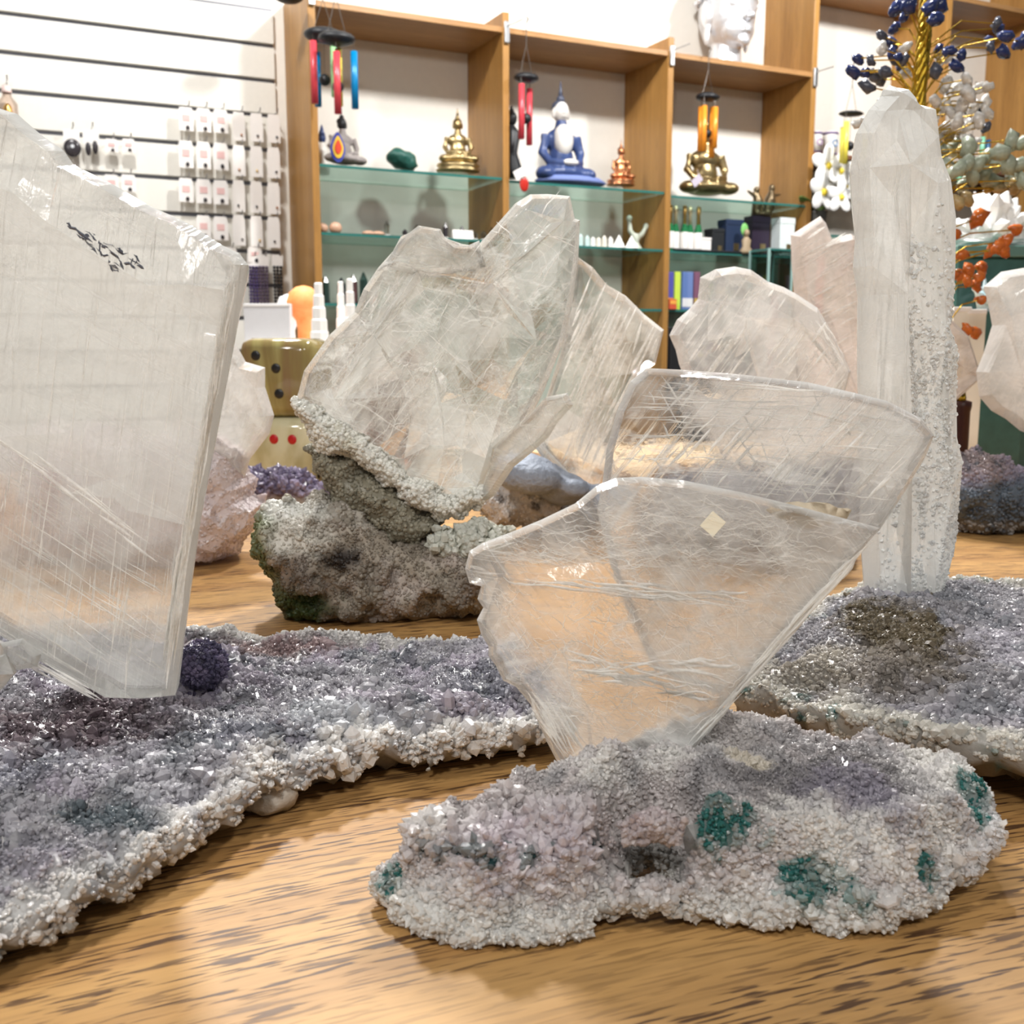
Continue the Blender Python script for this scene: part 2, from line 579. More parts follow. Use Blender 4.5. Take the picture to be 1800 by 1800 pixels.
def closed_sheet(ring, inner, zt, zb, rows, side_bulge=0.0):
    """top sheet, bottom sheet and a side wall between them. zt, zb: functions of (P, d)"""
    v, f, ov = cdt(ring, inner)
    P = np.array([[p.x, p.y] for p in v])
    d = dist_to_poly(P, ring)
    nr = len(ring)
    top = np.column_stack([P, zt(P, d)])
    bot = np.column_stack([P, zb(P, d)])
    n = len(P)
    V = [top, bot]
    Fc = [np.array([(a, b, c) for a, b, c in f])] if len(f) else []
    tri = Fc[0]
    # orient the top upwards
    A = top[tri]
    nz = np.cross(A[:, 1] - A[:, 0], A[:, 2] - A[:, 0])[:, 2]
    tri[nz < 0] = tri[nz < 0][:, ::-1]
    Fc = [tri, tri[:, ::-1] + n]
    idx = {}
    for i, o in enumerate(ov):
        for k in o:
            idx.setdefault(k, i)
    r = [idx[k] for k in range(nr)]
    area = 0.5 * np.sum(ring[:, 0] * np.roll(ring[:, 1], -1) - np.roll(ring[:, 0], -1) * ring[:, 1])
    cen = ring.mean(0)
    off = 2 * n
    prev = np.array(r)
    for k in range(1, rows + 1):
        if k == rows: cur = np.array(r) + n
        else:
            t = k / rows
            q = top[r] * (1 - t) + bot[r] * t
            o2 = q[:, :2] - cen
            o2 /= np.linalg.norm(o2, axis=1)[:, None] + 1e-9
            q[:, :2] += o2 * side_bulge * math.sin(math.pi * t)
            V.append(q)
            cur = np.arange(off, off + nr); off += nr
        nx = np.roll(np.arange(nr), -1)
        a = np.stack([prev, cur, cur[nx]], 1); b = np.stack([prev, cur[nx], prev[nx]], 1)
        if area < 0: a, b = a[:, ::-1], b[:, ::-1]
        Fc += [a, b]
        prev = cur
    return np.vstack(V), np.vstack(Fc).astype(int)


# unit crystal: bottom ring, shoulder ring, tip
def unit_crystal(n=6):
    V = []
    for k in range(n):
        a = 2 * math.pi * k / n
        V.append((math.cos(a), math.sin(a), -0.35))
    for k in range(n):
        a = 2 * math.pi * k / n
        V.append((math.cos(a) * 0.92, math.sin(a) * 0.92, 0.45))
    V.append((0.1, 0.05, 1.0))
    Fc = []
    for k in range(n):
        k2 = (k + 1) % n
        Fc += [(k, k2, n + k2), (k, n + k2, n + k), (n + k, n + k2, 2 * n)]
    return np.array(V), np.array(Fc)


def scatter(name, V, Fc, count, size, color, parent, mat, sel=None, tilt=0.5, aspect=(1.0, 2.2), nside=6, lift=0.0, big=0.0):
    """stands small crystals on the triangles of a rock"""
    vn, fn = normals(V, Fc)
    area = np.linalg.norm(fn, axis=1) / 2
    fnn = fn / (2 * area[:, None] + 1e-15)
    C = V[Fc].mean(1)
    w = area.copy()
    if sel is not None: w *= sel(C, fnn)
    if w.sum() <= 0: return None
    pick = RNG.choice(len(Fc), count, p=w / w.sum())
    b = RNG.random((count, 2))
    fl = b.sum(1) > 1
    b[fl] = 1 - b[fl]
    T = V[Fc[pick]]
    P = T[:, 0] + b[:, :1] * (T[:, 1] - T[:, 0]) + b[:, 1:] * (T[:, 2] - T[:, 0])
    N = fnn[pick] + RNG.normal(0, tilt, (count, 3))
    N /= np.linalg.norm(N, axis=1)[:, None]
    S = size(P) * RNG.uniform(0.6, 1.3, count) * np.where(RNG.random(count) < big, 1.9, 1.0)
    H = S * RNG.uniform(*aspect, count)
    a = np.cross(N, RNG.normal(0, 1, (count, 3)))
    a /= np.linalg.norm(a, axis=1)[:, None]
    c = np.cross(N, a)
    uV, uF = unit_crystal(nside)
    k = len(uV)
    W = (P[:, None, :] + uV[None, :, :1] * (a * S[:, None])[:, None, :] + uV[None, :, 1:2] * (c * (S * RNG.uniform(0.75, 1.0, count))[:, None])[:, None, :]
         + (uV[None, :, 2:] + lift) * (N * H[:, None])[:, None, :]).reshape(-1, 3)
    W[:, 2] = np.maximum(W[:, 2], 0.0006 - parent.location.z)
    G = (uF[None] + (np.arange(count) * k)[:, None, None]).reshape(-1, 3)
    cc = np.clip(color(P), 0, 1)
    cc = np.clip(cc * RNG.uniform(0.88, 1.08, (count, 1)), 0, 1)
    o = mesh_np(name, W, G, mat, parent, False, cols=np.repeat(cc, k, axis=0))
    o['kind'] = 'stuff'
    return o


def arrays_of(o, M):
    M = np.array(M)
    V = np.array([v.co[:] for v in o.data.vertices]) @ M[:3, :3].T + M[:3, 3]
    Fc = np.array([t for p in o.data.polygons for t in [(p.vertices[0], p.vertices[k], p.vertices[k + 1]) for k in range(1, len(p.vertices) - 1)]])
    return V, Fc


def surf(V, base, px, py):
    """the nearest point of a rock's surface along a sight line"""
    W = V + base - CAM
    dep = W @ FW
    x = 900 + F * (W @ RT) / dep; y = 900 - F * (W @ UP) / dep
    d = np.hypot(x - px, y - py)
    k = np.where(d < max(14, d.min() + 1))[0]
    return (V + base)[k[dep[k].argmin()]]


def recolor(o, cols):
    c4 = np.ones((len(cols), 4), np.float32); c4[:, :3] = np.clip(cols, 0, 1)
    o.data.attributes['col'].data.foreach_set('color', c4.ravel())


def blend(c, w, col):
    return c * (1 - w[:, None]) + np.array(col)[None] * w[:, None]


def zone(P, c, r, soft=0.5, jig=0.5, seed=3):
    """1 inside a patch of mineral colour around c with a ragged edge"""
    r = np.array(r if hasattr(r, '__len__') else (r, r, r))
    d = np.sqrt((((P - np.asarray(c)) / r) ** 2).sum(1)) + jig * fbm(P, 140, 3, seed) * 0.5
    return np.clip((1 - d) / soft, 0, 1)


def frame(px, py, Y, yaw=0.0, tilt=0.0):
    o = at(px, py, Y)
    cy, sy, ct, st = math.cos(yaw), math.sin(yaw), math.cos(tilt), math.sin(tilt)
    n = np.array([sy * ct, -cy * ct, st])
    u = np.array([cy, sy, 0])
    v = np.cross(n, u)
    return o, u, v, n


def to_frame(fr, pts):
    o, u, v, n = fr
    out = []
    for p in pts:
        r = ray(p[0], p[1])
        q = CAM + r * (np.dot(o - CAM, n) / np.dot(r, n)) - o
        out.append((np.dot(q, u), np.dot(q, v)))
    return np.array(out)


def frame_matrix(fr, root):
    o, u, v, n = fr
    M = Matrix(((u[0], v[0], n[0], o[0]), (u[1], v[1], n[1], o[1]), (u[2], v[2], n[2], o[2]), (0, 0, 0, 1)))
    L = Matrix.Translation(root.location) @ Matrix.Rotation(root.rotation_euler.z, 4, 'Z')
    return L.inverted() @ M


def inset(ring, b):
    nx, pv = np.roll(ring, -1, 0), np.roll(ring, 1, 0)
    e1 = ring - pv; e2 = nx - ring
    e1 /= np.linalg.norm(e1, axis=1)[:, None] + 1e-12; e2 /= np.linalg.norm(e2, axis=1)[:, None] + 1e-12
    nrm = np.stack([-(e1[:, 1] + e2[:, 1]), e1[:, 0] + e2[:, 0]], 1)
    nrm /= np.linalg.norm(nrm, axis=1)[:, None] + 1e-9
    area = np.sum(ring[:, 0] * nx[:, 1] - nx[:, 0] * ring[:, 1])
    return ring + nrm * b * (1 if area > 0 else -1)


def plate(name, outline, fr, thick, mat, root, bevel=0.004, feats=(), fedges=(), rough=0.0, step=0.012, edge_milk=0.55, face_milk=0.0, milk_at=(), back=1.0, shards=None, regions=(), extra=0, ez=0.0):
    """a tabular crystal: outline on the plane fr, chamfered rim, faceted front"""
    ring = to_frame(fr, outline)
    ring, _ = resample(ring, step, rough)
    ins = inset(ring, bevel)
    n = len(ring)
    fp = to_frame(fr, feats) if len(feats) else np.zeros((0, 2))
    fw = np.array([f[2] for f in feats]) if len(feats) else np.zeros(0)

    if extra:
        lo, hi = ins.min(0), ins.max(0)
        Q = RNG.uniform(lo, hi, (extra * 3, 2))
        Q = Q[in_poly(Q, ins)]
        Q = Q[dist_to_poly(Q, ins) > bevel][:extra]
        base_z = idw(Q, np.vstack([ins, fp]), np.concatenate([np.full(n, thick / 2), fw]), 2.5)
        fp = np.vstack([fp, Q]); fw = np.concatenate([fw, base_z + RNG.normal(0, ez, len(Q))])

    def side(sgn, use):
        v, f, ov = cdt(ins, fp if use else np.zeros((0, 2)), [(n + a, n + b) for a, b in fedges] if use else None)
        P = np.array([[p.x, p.y] for p in v])
        z = np.full(len(P), np.nan)
        mlk = np.zeros(len(P))
        for i, o in enumerate(ov):
            for k in o:
                if k < n: z[i] = thick / 2; mlk[i] = edge_milk * 0.10
                elif k - n < len(fw): z[i] = fw[k - n]
        bad = np.isnan(z)
        if bad.any(): z[bad] = idw(P[bad], P[~bad], z[~bad])
        return P, z * sgn, f, ov, mlk
    Pf, zf, ff, of, mf = side(1, True)
    Pb, zb, fb, ob, mb_ = side(-back, False)
    V = np.vstack([np.column_stack([ring, np.zeros(n)]), np.column_stack([Pf, zf]), np.column_stack([Pb, zb])])
    milk = np.concatenate([np.full(n, edge_milk), mf, mb_]) + face_milk
    nf = len(Pf)

    def lut(ov, off):
        d = {}
        for i, o in enumerate(ov):
            for k in o: d.setdefault(k, i + off)
        return d
    lf, lb = lut(of, n), lut(ob, n + nf)
    Fc = [tuple(i + n for i in t) for t in ff] + [tuple(i + n + nf for i in t)[::-1] for t in fb]
    for i in range(n):
        j = (i + 1) % n
        Fc += [(i, j, lf[j], lf[i]), (j, i, lb[i], lb[j])]
    if milk_at:
        for (px, py, r, a) in milk_at:
            c = to_frame(fr, [(px, py)])[0]
            rr = r * np.linalg.norm(fr[0] - CAM) / F
            milk += a * np.clip(1.3 - np.sqrt(((V[:, :2] - c) ** 2).sum(1)) / rr, 0, 1)
    o = mesh_np(name, V, Fc, mat, root, False, milk=milk)
    bm = bmesh.new(); bm.from_mesh(o.data)
    bmesh.ops.remove_doubles(bm, verts=bm.verts[:], dist=1e-6)
    bmesh.ops.recalc_face_normals(bm, faces=bm.faces[:])
    bm.to_mesh(o.data); bm.free()
    pf = o.data.polygons
    cs = np.array([p.center[:] for p in pf]); nz = np.array([p.normal[2] for p in pf])
    fm = np.zeros(len(pf))
    if shards:
        lo, hi = ring.min(0), ring.max(0)
        S = RNG.uniform(lo, hi, (shards[0], 2)); A = RNG.uniform(-1, 1, shards[0]) * shards[1]
        fm += np.where(nz > 0.25, A[((cs[:, None, :2] - S[None]) ** 2).sum(2).argmin(1)], 0)
        fm += np.where(nz > 0.25, RNG.uniform(-.5, .5, len(pf)) * shards[1], 0)
    for poly, dlt in regions:
        fm += np.where(in_poly(cs[:, :2], to_frame(fr, poly)) & (nz > 0.2), dlt, 0)
    a = o.data.attributes.new('fmilk', 'FLOAT', 'FACE')
    a.data.foreach_set('value', fm.astype(np.float32))
    o.matrix_local = frame_matrix(fr, root)
    return o


def streaks(name, poly_px, fr, z, n, ang, length, rad, root, mat, spread=0.04, wav=0.0, seg=2, zj=0.001):
    """fine healed cracks and cleavage lines lying inside a crystal, one joined piece"""
    poly = to_frame(fr, poly_px)
    rr = random.Random(len(poly_px) * 31 + n)
    V, Fc = [], []
    k = 0
    tries = 0
    while k < n and tries < n * 20:
        tries += 1
        c = np.array([rr.uniform(poly[:, 0].min(), poly[:, 0].max()), rr.uniform(poly[:, 1].min(), poly[:, 1].max())])
        a = rr.choice(ang) if hasattr(ang, '__len__') else ang
        a += rr.gauss(0, spread)
        L = rr.uniform(*length) * rr.choice((0.4, 0.7, 1.0))
        d = np.array([math.cos(a), math.sin(a)])
        q = np.array([-d[1], d[0]])
        P = []
        w = 0.0
        for i in range(seg + 1):
            w += rr.gauss(0, wav)
            P.append(c + d * L * (i / seg - 0.5) + q * w)
        P = np.array(P)
        if not in_poly(P, poly).all(): continue
        R = rr.uniform(*rad)
        zz = z + rr.uniform(-zj, zj)
        b = len(V)
        for i in range(seg + 1):
            t = i / seg
            r_ = R * (0.12 + 0.88 * math.sin(math.pi * min(max(t, 0.0), 1.0)) ** 0.6)
            for (a1, a2) in ((1, 0), (0, .6), (-1, 0), (0, -.6)):
                V.append((P[i][0] + q[0] * r_ * a1, P[i][1] + q[1] * r_ * a1, zz + r_ * a2))
        for i in range(seg):
            for j in range(4):
                Fc.append((b + i * 4 + j, b + i * 4 + (j + 1) % 4, b + (i + 1) * 4 + (j + 1) % 4, b + (i + 1) * 4 + j))
        k += 1
    if not V: return None
    o = mesh_np(name, V, Fc, mat, root)
    o['kind'] = 'stuff'
    o.matrix_local = frame_matrix(fr, root)
    return o


def lump(name, outline, fr, front, back, mat, root, color, s=0.012, R=0.05, amp=0.006, nscale=60, rough=0.002, seed=1, facet=False):
    """a rock whose silhouette on plane fr is the outline; returns object and its vertices in the root's space"""
    ring = to_frame(fr, outline)
    ring, _ = resample(ring, s, rough)
    inner = fill_points(ring, s, s * 0.6)

    def prof(d): return np.sqrt(np.clip(1 - (1 - np.clip(d / R, 0, 1)) ** 2, 0, 1))

    def nzf(P, k): return fbm(np.column_stack([P, np.full(len(P), k)]), nscale, 4, seed)
    V, Fc = closed_sheet(ring, inner, lambda P, d: front * prof(d) + amp * nzf(P, 0.0) * prof(d),
                         lambda P, d: -back * prof(d) + amp * nzf(P, 3.0) * prof(d), 1)
    M = np.array(frame_matrix(fr, root))
    W = V @ M[:3, :3].T + M[:3, 3]
    vn, _ = normals(W, Fc)
    W = W + vn * (amp * 0.6 * fbm(W, nscale * 2.2, 3, seed + 9))[:, None]
    base = np.array(root.location)
    low = W[:, 2] + base[2]
    W[:, 2] = np.where(low < 0.0005, 0.0005 - base[2], W[:, 2])
    cols = np.clip(color(W + base), 0, 1)
    o = mesh_np(name, W, Fc, mat, root, not facet, cols=cols)
    return o, W, Fc


def slab(name, rim, ctrl, root, mat, color, s=0.006, th=0.010, inner_fall=0.03, amp=0.003, nscale=70, rough=0.0016, under=0.05, seed=5, dents=(), rise=0.03, rows=4):
    """a flat druse lying on the table: rim and inner heights given as sight lines at known heights"""
    rp = np.array([gr(x, y, z)[:2] for x, y, z in rim])
    rz = np.array([z for _, _, z in rim])
    ring, ez = resample(rp, s, rough, rz)
    ez = ez + 0.6 * amp * fbm(np.column_stack([ring, ring[:, 0] * 0]), 120, 2, seed)
    inner = fill_points(ring, s, s * 0.6)
    cp = np.array([gr(x, y, z)[:2] for x, y, z in ctrl]); cz = np.array([z for _, _, z in ctrl])

    def zt(P, d):
        a = idw(P, ring[::3], ez[::3], 3.0)
        b = idw(P, cp, cz, 2.5)
        t = np.clip(d / rise, 0, 1); t = t * t * (3 - 2 * t)
        z = a * (1 - t) + b * t
        z = z + amp * fbm(np.column_stack([P, P[:, 0] * 0]), nscale, 4, seed) * np.clip(d / 0.008, 0.3, 1)
        for (x, y, zz, r, dz) in dents:
            c = gr(x, y, zz)[:2]
            z = z + dz * np.exp(-(((P - c) / r) ** 2).sum(1))
        return np.maximum(z, 0.004)

    def zb(P, d):
        a = idw(P, ring[::3], ez[::3], 3.0)
        z = (a - th) * np.clip(1 - d / under, 0, 1) + 0.003 * fbm(np.column_stack([P, P[:, 0] * 0 + 2]), 90, 3, seed + 4)
        return np.clip(z, 0.0008, None)
    V, Fc = closed_sheet(ring, inner, zt, zb, rows, 0.002)
    base = np.array(root.location)
    vn, _ = normals(V, Fc)
    V = V + vn * (amp * 0.45 * fbm(V, 210, 3, seed + 2))[:, None]
    V = V + vn * (0.0011 * fbm(V, 420, 2, seed + 6))[:, None]
    V[:, 2] = np.maximum(V[:, 2], 0.0006)
    cols = np.clip(color(V), 0, 1)
    o = mesh_np(name, V - base, Fc, mat, root, True, cols=cols)
    return o, V - base, Fc

# ================================================================== large structure
OAK = wood('oak_table', (0.50, 0.285, 0.10), (0.34, 0.17, 0.055), (0.07, 0.032, 0.015), 0, 1.0, 0.50, 0.95, curve=0.22)
SHELFOAK = wood('shelf_oak', (0.47, 0.25, 0.075), (0.34, 0.165, 0.04), (0.26, 0.13, 0.04), 2, 0.35, 0.4, 0.45)
BOARDOAK = wood('board_oak', (0.46, 0.25, 0.10), (0.34, 0.175, 0.065), (0.26, 0.13, 0.05), 0, 0.35, 0.4, 0.45)
WALLM = plain('painted_wall', (0.83, 0.80, 0.74), 0.75, bump=0.05, bscale=40)

fl = MB().box((0, 0, -0.01), (14, 14, 0.02)).build('floor', plain('floor_carpet', (0.11, 0.10, 0.10), 0.9, bump=0.3, bscale=400))
fl.location = (0, 2, -0.86); fl['kind'] = 'structure'
WD = 0.32                        # depth of the shelving
wr = MB().box((0, 0.05, 1.05), (11, 0.1, 3.8)).build('wall_back', WALLM)
wr.location = wl(0.5, WD, 0); wr.rotation_euler.z = WANG; wr['kind'] = 'structure'

# the table: top aligned with the shop wall
tb = empty('display_table', (0, 0, 0), WANG, 'large oak display table covered in crystal specimens', 'table')
MB().box((0.35, 0.72, -0.02), (4.2, 2.3, 0.04), bev=0.004).build('table_top', OAK, tb)
MB().box((0.35, 0.72, -0.08), (3.9, 2.0, 0.08)).build('apron', BOARDOAK, tb)
for a in (-1.5, 2.2):
    for b in (-0.2, 1.64):
        MB().box((a, b, -0.48), (0.09, 0.09, 0.74), taper=1.1).build('leg', BOARDOAK, tb)

# ================================================================== mineral specimens
LINE = line_mat('healed_crack_white', (0.96, 0.96, 0.94), 0.42)
DR = druse_mat('quartz_druse')
DRB = druse_mat('matrix_rock', 0.6, 0.06, 0.35, 0.8, 300)
CRUST = druse_mat('pale_crust', 0.35, 0.35, 0.5, 0.4, 700)


def px_r(r, Y): return r * Y / F


# ---- left: large selenite plate on a lilac druse slab
sA = gr(260, 1400, 0); sA[2] = 0
rA = empty('selenite_specimen', sA, 0, 'large tilted selenite plate on a sprawling lilac amethyst druse slab', 'crystal')
cpA = gr(355, 1168, 0.045)


def colA(P):
    c = np.tile(np.array([[0.47, 0.455, 0.49]]), (len(P), 1))
    n1, n2, n3 = fbm(P, 22, 3, 1), fbm(P, 35, 3, 2), fbm(P, 60, 2, 3)
    c = blend(c, np.clip(n1 * 1.4 + 0.1, 0, 1), (0.33, 0.33, 0.38))
    c = blend(c, np.clip(n2 * 1.5 - 0.05, 0, 0.8), (0.56, 0.51, 0.585))
    c = blend(c, np.clip(n3 * 1.6 - 0.35, 0, 0.8), (0.20, 0.215, 0.24))
    c = blend(c, np.clip(fbm(P, 110, 2, 17) * 1.6 - 0.5, 0, 0.7), (0.72, 0.71, 0.74))
    c = blend(c, zone(P, gr(120, 1260, 0.03), (0.075, 0.055, 0.1), 0.6), (0.24, 0.19, 0.21))
    c = blend(c, zone(P, gr(470, 1140, 0.03), (0.07, 0.03, 0.1), 0.6) * 0.75, (0.44, 0.30, 0.28))
    c = blend(c, zone(P, gr(190, 1430, 0.03), (0.028, 0.022, 0.1), 0.5), (0.16, 0.19, 0.21))
    c = blend(c, zone(P, gr(560, 1270, 0.03), (0.06, 0.022, 0.1), 0.6), (0.66, 0.67, 0.70))
    rimd = dist_to_poly(P[:, :2], np.array([gr(x, y, z)[:2] for x, y, z in RIMA]))
    c = blend(c, np.clip(1.25 - (rimd + 0.006 * fbm(P, 90, 2, 8)) / 0.0085, 0, 0.95), (0.94, 0.92, 0.89))
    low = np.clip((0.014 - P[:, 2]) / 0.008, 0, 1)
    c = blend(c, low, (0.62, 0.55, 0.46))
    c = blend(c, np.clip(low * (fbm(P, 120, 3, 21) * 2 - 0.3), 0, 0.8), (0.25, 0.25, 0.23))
    c = blend(c, zone(P, cpA, 0.022, 0.4), (0.10, 0.08, 0.20))
    return c


RIMA = [(-150, 1720, .016), (0, 1625, .018), (90, 1600, .018), (180, 1545, .02), (270, 1490, .022), (300, 1462, .022), (350, 1425, .024), (420, 1385, .026), (470, 1352, .026),
        (540, 1330, .026), (640, 1298, .026), (700, 1288, .026), (760, 1290, .025), (850, 1278, .024), (960, 1268, .022), (1010, 1225, .026), (970, 1160, .03), (860, 1108, .034), (800, 1118, .032),
        (740, 1124, .03), (680, 1116, .032), (600, 1112, .034), (520, 1114, .034), (450, 1108, .035), (380, 1102, .036), (320, 1098, .038), (150, 1090, .04), (-50, 1100, .04), (-300, 1200, .04), (-400, 1500, .03)]
CTRA = [(600, 1200, .026), (300, 1290, .028), (100, 1450, .030), (450, 1250, .026), (750, 1200, .026), (200, 1400, .028), (-100, 1400, .03), (355, 1172, .036), (560, 1265, .034), (850, 1180, .027), (150, 1300, .024), (0, 1560, .030)]
oA, VA, FA = slab('druse_slab', RIMA, CTRA, rA, DR, lambda P: colA(P) * 0.62, s=0.0045, th=0.013, amp=0.0068, nscale=48, under=0.026, rise=0.02, rows=6)  # slab colour darkened to paint shade into the gaps between crystals
upsel = lambda C, n: (n[:, 2] > -0.15).astype(float)
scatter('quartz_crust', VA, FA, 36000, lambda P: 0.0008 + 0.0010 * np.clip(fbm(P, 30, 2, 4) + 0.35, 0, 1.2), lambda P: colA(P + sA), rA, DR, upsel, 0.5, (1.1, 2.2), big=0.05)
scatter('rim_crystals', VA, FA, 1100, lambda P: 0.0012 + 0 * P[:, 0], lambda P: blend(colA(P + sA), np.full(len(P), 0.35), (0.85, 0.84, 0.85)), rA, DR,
        lambda C, n: ((dist_to_poly((C + sA)[:, :2], np.array([gr(x, y, z)[:2] for x, y, z in RIMA])) < 0.018) & (n[:, 2] > -0.3)).astype(float), 0.5, (1.3, 2.4))
# dark violet ball of crystals
bv = MB().ell(Vector(cpA - sA), (0.0135, 0.0125, 0.0125), nu=20, nv=12)
bV = np.array(bv.v); bF = np.array([t for q in bv.f for t in ([q] if len(q) == 3 else [(q[0], q[1], q[2]), (q[0], q[2], q[3])])])
mesh_np('violet_ball', bV, bF, DR, rA, True, cols=np.tile([[0.09, 0.08, 0.15]], (len(bV), 1)))
scatter('violet_ball_crust', bV, bF, 900, lambda P: 0.0013 + 0 * P[:, 0], lambda P: blend(np.tile([[0.10, 0.09, 0.16]], (len(P), 1)), np.clip((fbm(P, 200, 2, 4) + .2), 0, 1), (0.24, 0.20, 0.32)), rA, DR)
# pale nodule hanging under the rim
fN = frame(470, 1405, 0.475, 0.1)
lump('rim_nodule', [(415, 1405), (440, 1388), (480, 1378), (520, 1372), (524, 1400), (505, 1425), (470, 1440), (440, 1430), (420, 1420)], fN, 0.010, 0.012, DRB, rA,
     lambda P: blend(np.tile([[0.60, 0.55, 0.48]], (len(P), 1)), np.clip(fbm(P, 160, 3, 6), 0, 0.8), (0.28, 0.28, 0.25)), s=0.004, R=0.012, amp=0.002, nscale=150, rough=0.0006)

mA = selenite_mat('selenite_milky_plate', base=0.19, lines=0.55, line_ang=-1.37, line_scale=1.2, cloud=0.30, veins=0.12, vein_scale=14, white=(0.80, 0.815, 0.795), refr=0.45, second=(0.50, 0.6, 0.45), bump=0.2)
fA = frame(200, 1190, 0.475, -0.10, 0.03)
outA = [(-130, 130), (-20, 185), (30, 200), (70, 235), (112, 265), (130, 290), (200, 325), (260, 360), (330, 392), (392, 432), (420, 445), (437, 466), (432, 500), (415, 580), (396, 680), (375, 790), (350, 920),
        (332, 1050), (320, 1140), (308, 1222), (250, 1228), (200, 1226), (100, 1168), (0, 1108), (-120, 1040), (-300, 900), (-340, 300)]
plate('selenite_plate', outA, fA, 0.020, mA, rA, bevel=0.0032, step=0.03, edge_milk=0.9,
      feats=[(-100, 300, .016), (0, 330, .017), (60, 350, .017), (120, 402, .017), (200, 455, .017), (290, 508, .0165), (350, 505, .016), (415, 515, .015), (130, 300, .011), (-60, 700, .019), (0, 1085, .012), (180, 1190, .012)],
      fedges=[(0, 1), (1, 2), (2, 3), (3, 4), (4, 5), (5, 6), (6, 7), (3, 8), (10, 11)], milk_at=[(60, 330, 60, 0.3)], shards=(14, 0.08), extra=60, ez=0.0004,
      regions=[([(-60, 330), (120, 402), (290, 508), (418, 515), (375, 790), (345, 940), (-60, 720)], 0.26), ([(125, 285), (200, 320), (440, 460), (425, 512), (350, 500), (290, 502), (200, 450), (120, 398)], -0.12), ([(-20, 190), (120, 280), (110, 395), (0, 320)], -0.18), ([(-20, 760), (330, 940), (310, 1200), (200, 1200), (-20, 1090)], -0.22)])
EDGE_A = [(437, 466), (432, 500), (415, 580), (396, 680), (375, 790), (350, 920), (332, 1050), (310, 1200), (290, 1195), (318, 1020), (345, 880), (365, 760), (385, 650), (402, 560), (418, 490)]
streaks('edge_lines', EDGE_A, fA, 0.0085, 190, 1.40, (0.02, 0.09), (0.0002, 0.0007), rA, LINE, 0.02, 0.0004, 4, 0.003)
streaks('cleavage_lines', outA, fA, 0.0105, 460, 1.40, (0.01, 0.06), (0.0001, 0.00034), rA, LINE, 0.03, 0.0002, 3, 0.004)
LOWA = [(-30, 740), (330, 960), (312, 1195), (200, 1215), (-30, 1090)]
streaks('cleavage_lines', LOWA, fA, 0.0085, 80, -0.56, (0.015, 0.085), (0.0001, 0.00042), rA, LINE, 0.05, 0.0004, 3, 0.003)
streaks('bottom_edge_line', [(-30, 1080), (0, 1098), (210, 1215), (200, 1228), (-30, 1100)], fA, 0.0115, 14, -0.52, (0.03, 0.06), (0.0004, 0.0010), rA, LINE, 0.02, 0.0, 3, 0.002)
streaks('long_crack', [(-10, 735), (120, 795), (310, 960), (300, 985), (110, 830), (-10, 770)], fA, 0.0165, 9, -0.62, (0.04, 0.07), (0.0003, 0.0009), rA, LINE, 0.03, 0.0003, 3, 0.001)
streaks('dark_refractions', [(140, 388), (270, 455), (285, 480), (230, 490), (150, 410)], fA, 0.0165, 46, -0.85, (0.003, 0.010), (0.0002, 0.0008), rA, plain('dark_refraction', (0.10, 0.11, 0.14), 0.2), 0.3, 0.0005, 3, 0.0006)  # refraction of dark surroundings, painted as dark streaks
# cleavage veils inside the plate
# small clear fragments at the foot of the plate
for i, (pp, Y) in enumerate((([(0, 1130), (40, 1122), (72, 1150), (66, 1172), (30, 1178), (0, 1165)], 0.46), ([(-30, 1160), (10, 1150), (24, 1185), (0, 1215), (-40, 1210)], 0.452))):
    plate('selenite_fragment', pp, frame(20, 1170, Y, 0.3 - 0.5 * i, 0.2), 0.012, mA, rA, bevel=0.003, step=0.03, edge_milk=0.5)

# ---- front: selenite fan on a green-stained druse
sB = gr(1200, 1450, 0); sB[2] = 0
rB = empty('selenite_specimen', sB, 0, 'clear fan-shaped selenite blade on a pale druse with teal stains', 'crystal')
RIMB = [(676, 1530, .014), (700, 1580, .010), (740, 1612, .008), (800, 1636, .006), (860, 1642, .006), (930, 1640, .006), (1000, 1642, .006), (1008, 1622, .008), (1050, 1592, .012), (1066, 1575, .014), (1090, 1568, .012), (1106, 1515, .010), (1150, 1498, .010), (1186, 1515, .010), (1204, 1572, .012),
        (1300, 1585, .012), (1400, 1588, .012), (1500, 1596, .012), (1570, 1588, .013), (1620, 1568, .014), (1655, 1545, .015), (1665, 1522, .018), (1700, 1500, .020), (1735, 1470, .024), (1748, 1430, .028), (1735, 1385, .032),
        (1690, 1345, .035), (1600, 1316, .037), (1450, 1292, .037), (1350, 1278, .037), (1250, 1262, .037), (1150, 1290, .042), (1000, 1330, .046), (950, 1340, .046), (880, 1372, .045), (800, 1398, .042), (752, 1408, .040), (748, 1450, .030), (722, 1490, .020)]
CTRB = [(1080, 1335, .054), (1450, 1370, .042), (1650, 1400, .040), (850, 1440, .043), (1000, 1430, .046), (1280, 1450, .043), (900, 1545, .024), (1000, 1560, .022), (780, 1550, .022), (1400, 1480, .037), (1550, 1480, .035), (1200, 1380, .050), (1300, 1350, .044), (1350, 1540, .024)]
tealc, whitec = [], []


